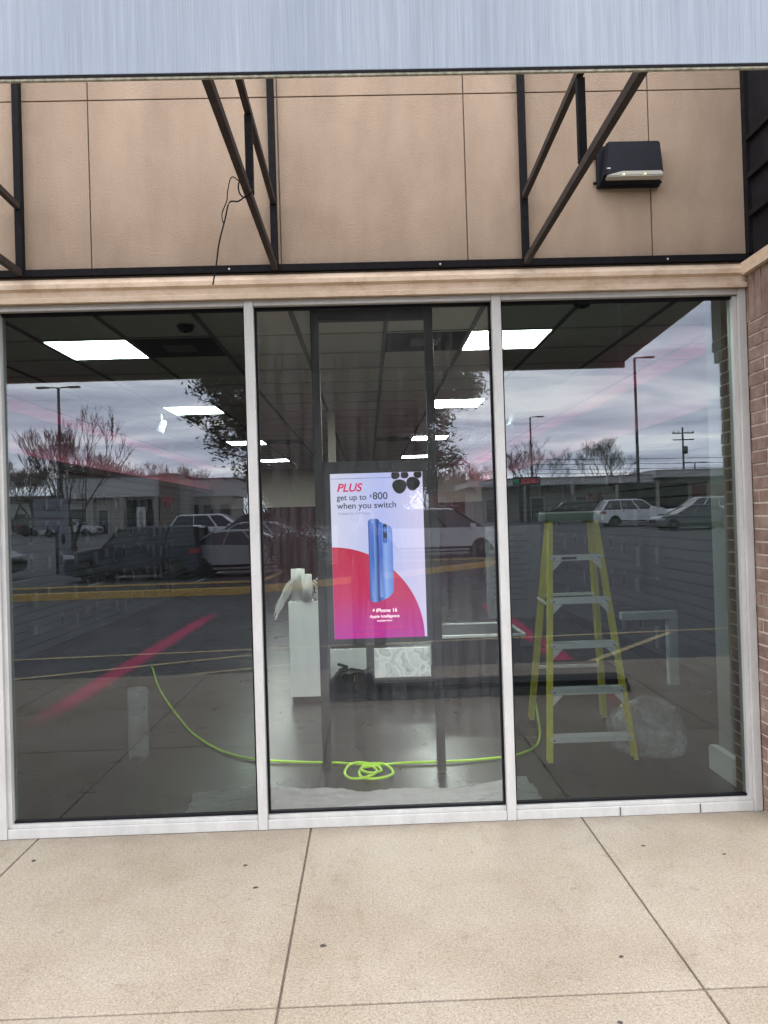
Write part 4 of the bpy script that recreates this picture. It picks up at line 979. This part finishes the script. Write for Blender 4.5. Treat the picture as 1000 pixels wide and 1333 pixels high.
# flat roofed block, left: local x to +X, front face at y=0, depth to -y
b1 = bldg('commercial_building', (-22.0, -67, gz(67)-.1), 'long grey flat roofed building with dark drive through opening mirrored in the left pane')
MB().box(-6.2, 5.4, -12, -.6, 0, 5.0).build('wall', 'bank_wall', b1)
mb = MB(); mb.box(-6.4, 3.4, -12.2, 0, 3.45, 5.25).box(3.4, 9.4, -10, -3.2, 3.4, 5.05); mb.build('fascia', 'bank_fascia', b1)
mb = MB(); mb.box(-6.5, 3.5, -12.3, .1, 5.2505, 5.36).box(3.5, 9.6, -10.1, -3.1, 5.0505, 5.16); mb.build('roof_edge', 'bank_tan', b1)
MB().box(3.0, 4.6, -2.9, .25, 0, 5.5).build('stair_block', 'bank_tan', b1)
for x in (-6.1, -3.4, -.6, 2.6): MB().box(x-.22, x+.22, -.5, -.05, 0, 3.449).build('column', 'bank_wall', b1)
for x0, x1, z0, z1 in ((-5.4, -3.9, .9, 2.6), (-2.9, -1.9, .0, 2.4)):
    f = MB().box(x0, x1, -.599, -.55, z0, z1).build('window', 'trim_white', b1); MB().box(x0+.08, x1-.08, -.549, -.53, z0+.08, z1-.08).build('pane', 'dark_glass', f)
MB().box(-.2, 2.3, -.598, -.5, 0, 3.2).build('drive_through_opening', 'black', b1)
f = MB().box(.7, 1.5, -.499, -.42, 0, 2.5).build('door', 'trim_white', b1); MB().box(.95, 1.25, -.419, -.40, .5, 2.1).build('pane', 'bank_wall', f)
for x in (4.9, 6.3, 7.9):
    MB().box(x, x+.9, -3.25, -3.16, .3, 2.6).build('window', 'dark_glass', b1)
MB().box(3.9, 9.0, -9.9, -3.3, 0, 3.399).build('rear_wing', 'bank_wall', b1)
mb = MB(); mb.prism([(math.cos(R(22.5+45*k))*.5+3.8, math.sin(R(22.5+45*k))*.5+3.0) for k in range(8)], .26, .32, 'y'); mb.build('round_sign', 'roof_red', b1)
# small brick house with portico
b2 = bldg('brick_house', (11.3, -85, gz(85)+.9), 'small red brick house with white portico mirrored behind the parked van')
MB().box(-3.6, 3.6, -7, 0, 0, 2.5).build('wall', 'house_brick', b2)
MB().prism([(-7.3, 2.5), (.3, 2.5), (-3.5, 3.7)], -3.9, 3.9, 'x').build('roof', 'shingle', b2)
for x in (-2.6, -1.1, .6):
    f = MB().box(x-.4, x+.4, .001, .05, .8, 1.9).build('window', 'trim_white', b2); MB().box(x-.3, x+.3, .051, .07, .9, 1.8).build('pane', 'dark_glass', f)
pg = MB().prism([(.6, 2.6), (3.4, 2.6), (2.0, 3.7)], .3, 1.8, 'y').build('portico', 'trim_white', b2)
MB().box(.6, 3.4, .3, 1.8, 2.35, 2.599).build('portico_beam', 'trim_white', b2)
for x in (.75, 1.6, 2.4, 3.25): MB().tube([(x, 1.6, 0), (x, 1.6, 2.349)], .11, 10).build('column', 'trim_white', b2)
MB().box(1.7, 2.3, .001, .06, 0, 2.0).build('door', 'dark_glass', b2)
# long low building, right
b3 = bldg('long_low_building', (24.5, -68, gz(68)-.6), 'long low building with flat overhanging canopy roof mirrored in the right pane')
MB().box(-14, 20, -10, -2.6, 0, 4.2).build('wall', 'bank_wall', b3)
mb = MB(); mb.box(-15, 2.6, -10.5, 0, 3.95, 4.55).box(2.6, 21, -10.6, .3, 4.35, 4.95); mb.build('fascia', 'bank_fascia', b3)
mb = MB(); mb.box(-15.1, 2.6, -10.6, .06, 4.5505, 4.66).box(2.6, 21.1, -10.7, .36, 4.9505, 5.05); mb.build('roof_edge', 'bank_tan', b3)
for x in (-14, -9.5, -5, -.8, 3.1, 8, 13, 18): MB().box(x-.14, x+.14, -.5, -.2, 0, 3.949).build('column', 'bank_wall', b3)
for x0, x1 in ((-13, -11.3), (-8.6, -7.2), (-4.2, -3.0), (-2.4, -1.3)):
    f = MB().box(x0, x1, -2.599, -2.5, .2, 2.9).build('window', 'trim_white', b3); MB().box(x0+.1, x1-.1, -2.499, -2.48, .3, 2.8).build('pane', 'dark_glass', f)
MB().box(-.2, 6.9, -2.598, -2.45, 0, 3.9).build('garage_opening', 'black', b3)
mb = MB(); mb.box(7.4, 19.5, -2.598, -2.4, 0, 3.6); mb.build('brick_bay', 'house_brick', b3)
for k in range(6):
    x0 = 7.9+k*1.9; MB().box(x0, x0+1.2, -2.399, -2.36, 1.0, 2.7).build('window', 'dark_glass', b3)
text('M', 'roof_red', b3, (-1.5, -2.36, 1.3), width=1.3, height=2.0, rot=(R(90), 0, math.pi), ext=.02, name='letter')
for i, (x, Y, w, h, lb) in enumerate([(-46, 100, 16, 5, 'pale low building far behind the trees at the left'), (62, 110, 20, 6, 'pale low building far at the right'), (-5, 125, 22, 5, 'grey low building far behind the brick house')]):
    q = bldg('distant_building', (x, -Y, gz(Y)-.2), lb); MB().box(-w/2, w/2, -8, 0, 0, h*.8).build('wall', 'bank_fascia', q); MB().box(-w/2-.3, w/2+.3, -8.3, .3, h*.8, h).build('roof', 'bank_tan', q)
    for k in range(5): MB().box(-w/2+1+k*w/5.5, -w/2+2.4+k*w/5.5, .001, .05, 1, 2.6).build('window', 'dark_glass', q)

# ------------------------------------------------------------------ cars
mat('tyre', (.015, .015, .015), .85); mat('alloy', (.16, .165, .17), .5, metal=.4); mat('tail_red', (.35, .01, .015), .3); mat('head_clear', (.6, .62, .65), .15); mat('auto_glass', (.012, .015, .018), .08, spec=.8)
def paint(nm, c, r=.28):
    mat(nm, c, r, var=.03, vscale=1); b = MATS[nm].node_tree.nodes['Principled BSDF']; b.inputs['Coat Weight'].default_value = .6; b.inputs['Coat Roughness'].default_value = .06
for nm, c in (('p_navy', (.012, .016, .040)), ('p_silver', (.42, .43, .45)), ('p_white', (.80, .81, .82)), ('p_black', (.012, .013, .016)), ('p_grey', (.10, .115, .12)), ('p_pearl', (.80, .81, .82))): paint(nm, c)
# kinds: length, height, belt, hood height, rear deck height, greenhouse x (base rear, roof rear, roof front, base front), wheel radius
KIND = {
 'suv':   (4.8, 1.74, 1.08, 1.02, 1.10, (-2.28, -1.85, .35, 1.20), .37),
 'sedan': (4.75, 1.44, .93, .88, .98, (-1.85, -1.05, .30, 1.25), .33),
 'van':   (5.15, 1.76, 1.05, 1.00, 1.08, (-2.45, -2.15, .75, 1.75), .34),
 'boxy':  (4.4, 1.78, 1.12, 1.08, 1.12, (-2.12, -2.02, .40, .95), .40),
 'hatch': (4.3, 1.50, .98, .92, 1.05, (-2.0, -1.45, .25, 1.2), .32)}
def car(kind, pm, x, Y, face, label, sx=1.0):
    Lg, Hh, belt, hood, deck, gh, wr_ = KIND[kind]; Wd = 1.82
    o = empty('parked_car', (x, -Y, gz(Y)+.006), label, 'car', 'cars parked across the street', 0 if face > 0 else math.pi)
    h2 = Lg/2; wf, wb = h2-.88, -h2+.92; cl = .22
    P = [(-h2+.06, cl+.08)]
    def arch(cx):
        q = []
        for k in range(9):
            a = math.pi*(1-k/8); q.append((cx+(wr_+.06)*math.cos(a), max(cl, wr_+(wr_+.06)*math.sin(a)*1.0-.0)))
        return q
    P += [(-h2+.12, cl)] + [(wb-wr_-.08, cl)] + arch(wb) + [(wb+wr_+.08, cl), (wf-wr_-.08, cl)] + arch(wf) + [(wf+wr_+.08, cl), (h2-.15, cl), (h2-.03, cl+.10), (h2, .55), (h2-.06, hood-.20), (h2-.35, hood-.06), (gh[3]+.02, hood+.04), (gh[3]-.15, belt), (gh[0]+.1, belt+.02), (gh[0]-.02, deck), (-h2+.10, deck-.05), (-h2, deck-.28), (-h2+.02, .5)]
    ded = [P[0]]
    for p in P[1:]:
        if abs(p[0]-ded[-1][0])+abs(p[1]-ded[-1][1]) > .012: ded.append(p)
    mb = MB(); mb.prism(ded, -Wd/2, Wd/2, 'y', bev=.07); bmesh.ops.triangulate(mb.b, faces=[f for f in mb.b.faces if len(f.verts) > 6])
    body = mb.build('body', pm, o)
    MB().box(-h2+.3, h2-.3, -Wd/2+.12, Wd/2-.12, .18, .5).build('underbody', 'black', o)
    w0, w1 = Wd/2-.07, Wd/2-.24; zb, zt = belt-.02, Hh-.05
    mb = MB(); mb.hexa([(gh[0], -w0, zb), (gh[3], -w0, zb), (gh[3], w0, zb), (gh[0], w0, zb), (gh[1], -w1, zt), (gh[2], -w1, zt), (gh[2], w1, zt), (gh[1], w1, zt)])
    bmesh.ops.bevel(mb.b, geom=[e for e in mb.b.edges if min(v.co.z for v in e.verts) > zb-.01 and abs(e.verts[0].co.z-e.verts[1].co.z) > .1], offset=.08, segments=3, affect='EDGES')
    mb.build('window_glass', 'auto_glass', o)
    mb = MB(); mb.hexa([(gh[1]-.04, -w1-.02, zt-.035), (gh[2]+.08, -w1-.02, zt-.035), (gh[2]+.08, w1+.02, zt-.035), (gh[1]-.04, w1+.02, zt-.035), (gh[1]+.12, -w1+.12, Hh), (gh[2]-.15, -w1+.12, Hh), (gh[2]-.15, w1-.12, Hh), (gh[1]+.12, w1-.12, Hh)])
    mb.build('roof', pm, o)
    mb = MB()
    for s_ in (-1, 1):
        mb.bar((gh[3]+.01, s_*(w0+.0), zb), (gh[2]+.02, s_*(w1+.005), zt), .07, .05)
        mb.bar((gh[0]-.02, s_*(w0+.0), zb), (gh[1]-.02, s_*(w1+.005), zt), .16 if kind != 'sedan' else .10, .05)
        for f_ in (.36, .70):
            xb = gh[0]+(gh[3]-gh[0])*f_; xt = gh[1]+(gh[2]-gh[1])*f_
            mb.bar((xb, s_*(w0+.004), zb), (xt, s_*(w1+.006), zt), .03, .07)
    mb.build('pillars', pm if kind != 'van' else 'black', o)
    for wx in (wf, wb):
        for s_ in (-1, 1):
            wh = MB().tube([(wx, s_*(Wd/2-.22), wr_), (wx, s_*(Wd/2-.01), wr_)], wr_, 20).build('wheel', 'tyre', o)
            mb = MB(); yo = s_*(Wd/2-.008); mb.tube([(wx, yo, wr_), (wx, yo+s_*.006, wr_)], wr_*.66, 18)
            mb.build('rim', 'black', wh); mb = MB()
            for k in range(9):
                a = k*2*math.pi/9; mb.bar((wx, yo+s_*.010, wr_), (wx+math.cos(a)*wr_*.62, yo+s_*.010, wr_+math.sin(a)*wr_*.62), .02, .05, up=(0, 1, 0))
            mb.tube([(wx, yo+s_*.007, wr_), (wx, yo+s_*.022, wr_)], .07, 10)
            mb.build('spokes', 'alloy', wh)
    for s_ in (-1, 1):
        MB().box(h2-.40, h2-.045, min(s_*(Wd/2-.33), s_*(Wd/2+.004)), max(s_*(Wd/2-.33), s_*(Wd/2+.004)), hood-.30, hood-.16, bev=.02).build('headlight', 'head_clear', o)
        MB().box(-h2-.004, -h2+.36, min(s_*(Wd/2-.28), s_*(Wd/2+.004)), max(s_*(Wd/2-.28), s_*(Wd/2+.004)), deck-.27, deck-.10, bev=.02).build('taillight', 'tail_red', o)
        MB().box(gh[3]-.45, gh[3]-.25, min(s_*(Wd/2+.02), s_*(Wd/2+.20)), max(s_*(Wd/2+.02), s_*(Wd/2+.20)), belt-.02, belt+.13, bev=.03).build('mirror', pm, o)
        mb = MB()
        for xx in (gh[2]-.35, gh[2]-1.35): mb.box(xx, xx+.18, min(s_*(Wd/2+.001), s_*(Wd/2+.025)), max(s_*(Wd/2+.001), s_*(Wd/2+.025)), belt-.14, belt-.11)
        mb.build('door_handle', pm if pm != 'p_white' else 'alloy', o)
    MB().box(h2-.06, h2+.012, -.5, .5, .42, .62, bev=.01).build('grille', 'black', o)
    MB().box(-h2+.5, h2-.5, -Wd/2-.012, Wd/2+.012, .30, .38, bev=.01).build('side_trim', 'black', o)
    return o
bx = car('boxy', 'p_navy', -6.55, 18.2, -1, 'boxy dark navy off road car parked behind the yellow kerb in the left pane')
bx.scale = (.86, .95, .84)
hb = car('sedan', 'p_silver', -3.45, 18.6, 1, 'nearest silver sedan just right of the boxy navy car')
hb.scale = (.9, .95, .92)
car('sedan', 'p_silver', -3.9, 26.2, 1, 'silver sedan one row behind the nearest silver sedan')
car('suv', 'p_grey', -5.2, 31.5, -1, 'dark grey car whose roof shows behind the nearest silver sedan')
car('suv', 'p_white', -7.9, 36.5, 1, 'white car in the far row behind the boxy navy car')
car('sedan', 'p_black', -13.0, 19.3, 1, 'black sedan cut off by the left window frame')
car('van', 'p_pearl', 2.35, 24.2, 1, 'pale minivan behind the island in the middle pane')
car('suv', 'p_white', 17.5, 46.2, 1, 'white family car beside the ladder top in the right pane')
car('suv', 'p_black', 15.9, 56.5, -1, 'dark car seen just above the ladder top')
car('suv', 'p_pearl', 22.6, 60.5, 1, 'pale car in the far row peeking over the white family car')
car('sedan', 'p_grey', 18.9, 40.2, -1, 'dark grey sedan at the right end of the right pane')
car('suv', 'p_white', 23.8, 50.4, -1, 'white car parked behind the dark grey sedan')
for i, (x, Y, k, pm, lb) in enumerate([(-33, 62, 'sedan', 'p_white', 'white sedan far left, leftmost of the distant row'), (-29, 66, 'suv', 'p_black', 'black car far left in the distant row'), (-24.5, 60, 'sedan', 'p_silver', 'silver sedan far left before the grey building'), (29.5, 62, 'sedan', 'p_silver', 'silver sedan far right before the brick bay')]):
    car(k, pm, x, Y, 1, lb)

# ------------------------------------------------------------------ the photographer, mirrored in the middle pane
ps = empty('person', (.0, -4.36, .001), 'person in dark jacket and trousers holding up a phone, faintly mirrored in the middle pane', 'person')
mat('skin', (.42, .25, .18), .55, var=.06, vscale=10); mat('jacket', (.022, .024, .030), .9, var=.2, vscale=14); mat('trousers', (.035, .036, .045), .9, var=.15, vscale=14); mat('hair', (.02, .014, .010), .7); mat('shoe', (.02, .02, .02), .6); mat('phone', (.015, .015, .02), .3); mat('eye', (.7, .7, .7), .3)
def limb(mb, P, rr_, n=16):
    mb.tube(P, rr_, n)
    for p, r_ in zip(P, rr_): mb.ball(p, r_*.995, seg=16)
def remesh(mb, name, m_, vox, parent, smooth=6):
    o = mb.build(name, m_, None); md = o.modifiers.new('r', 'REMESH'); md.mode = 'VOXEL'; md.voxel_size = vox; md.use_smooth_shade = True
    sm = o.modifiers.new('s', 'SMOOTH'); sm.iterations = smooth; sm.factor = .5
    bpy.context.view_layer.update(); me = bpy.data.meshes.new_from_object(o.evaluated_get(bpy.context.evaluated_depsgraph_get()))
    o.modifiers.clear(); o.data = me; me.name = name; o.parent = parent; return o
b = MB()
HZ = 1.60
b.ball((0, -.06, HZ+.015), .088, (.86, 1.0, 1.25), 20); b.ball((0, -.015, HZ-.06), .06, (.85, .9, .95), 16); b.ball((0, .035, HZ-.02), .017, (.8, 1, 1.6)); b.ball((0, .015, HZ-.062), .022, (1.2, .6, .5)); b.ball((0, .012, HZ-.098), .022, (1, .8, .7))
for s_ in (-1, 1):
    b.ball((s_*.076, -.065, HZ-.01), .028, (.35, .8, 1.2)); b.ball((s_*.034, .010, HZ-.012), .016, (1.2, .6, .8))
limb(b, [(0, -.085, HZ-.10), (0, -.10, HZ-.20)], [.055, .062]); b.ball((0, -.11, HZ-.38), .14, (1.1, .7, 1.5)); b.ball((0, -.11, .98), .14, (1.05, .75, 1.1)); limb(b, [(0, -.11, 1.25), (0, -.11, 1.0)], [.12, .12])
for s_ in (-1, 1):
    limb(b, [(s_*.17, -.11, 1.38), (s_*.24, -.02, 1.16), (s_*.235, .0, 1.14), (s_*.11, .24, 1.42), (s_*.075, .285, 1.50)], [.05, .042, .040, .029, .024])
    limb(b, [(s_*.095, -.11, .92), (s_*.115, -.08, .50), (s_*.12, -.12, .10)], [.085, .055, .038]); b.ball((s_*.125, -.05, .05), .045, (.9, 2.0, .7))
    # hand: palm behind the phone edge, fingers round the side, thumb up the back
    b.ball((s_*.062, .285, 1.545), .030, (.7, .55, 1.15))
    for k in range(4):
        zf = 1.585-.021*k; ln = (.9, 1.0, .95, .78)[k]
        b.tube([(s_*.066, .285, zf-.008), (s_*(.066+.006), .306, zf), (s_*.052, .334, zf+.001), (s_*(.052-.020*ln), .342, zf+.002)], [.0092, .0088, .0080, .0068], 8)
        b.ball((s_*(.052-.020*ln), .342, zf+.002), .0068, seg=8)
    b.tube([(s_*.058, .275, 1.535), (s_*.052, .285, 1.562), (s_*.034, .300, 1.590)], [.0115, .0105, .0088], 8); b.ball((s_*.034, .300, 1.590), .0088, seg=8)
remesh(b, 'body', 'skin', .0065, ps, 3)
b = MB(); limb(b, [(0, -.11, 1.36), (0, -.11, 1.16), (0, -.11, .90)], [.158, .155, .165]); b.ball((0, -.10, 1.40), .16, (1.2, .72, .55))
for v in b.b.verts: v.co.y = -.11+(v.co.y+.11)*.78
for s_ in (-1, 1): limb(b, [(s_*.165, -.11, 1.39), (s_*.245, -.02, 1.16), (s_*.235, .01, 1.145), (s_*.115, .225, 1.40)], [.074, .064, .060, .042])
b.tube([(0, -.09, 1.40), (0, -.09, 1.475)], [.09, .072], 16)
remesh(b, 'jacket', 'jacket', .010, ps, 6)
b = MB(); limb(b, [(0, -.11, .98), (0, -.11, .90)], [.150, .155])
for v in b.b.verts: v.co.y = -.11+(v.co.y+.11)*.80
for s_ in (-1, 1): limb(b, [(s_*.085, -.11, .90), (s_*.112, -.085, .50), (s_*.12, -.115, .10)], [.108, .078, .066])
remesh(b, 'trousers', 'trousers', .011, ps, 5)
for s_ in (-1, 1):
    mb = MB(); mb.ball((s_*.125, -.035, .055), .058, (.88, 2.4, .85), 18)
    for v in mb.b.verts: v.co.z = max(.004, v.co.z)
    mb.build('shoe', 'shoe', ps)
    MB().ball((s_*.033, .0195, HZ-.010), .0095, (1.2, .5, .8)).build('eye', 'eye', ps)
mb = MB(); mb.ball((0, -.075, HZ+.045), .098, (.90, 1.0, 1.10), 22)
for v in list(mb.b.verts):
    if v.co.y > -.045 and v.co.z < HZ+.075 or v.co.z < HZ-.04: v.co = Vector((v.co.x*.72, -.07+(v.co.y+.07)*.55, max(v.co.z, HZ-.03)))
for v in mb.b.verts: v.co += Vector((noise.noise(v.co*40), noise.noise(v.co*40+Vector((5, 0, 0))), noise.noise(v.co*40+Vector((0, 5, 0)))))*.006
mb.build('hair', 'hair', ps)
ph = MB().prism(rr(-.036, .036, -.074, .074, .010), -.004, .004, 'y', bev=.0015).build('held_phone', 'phone', None, loc=(.014, -4.038, 1.575)); tag(ph, 'black smartphone held up in both hands by the photographer', 'phone')
mb = MB(); mb.prism(rr(-.030, -.006, .038, .066, .006), .0042, .0062, 'y'); mb.build('camera_bump', 'phone', ph)
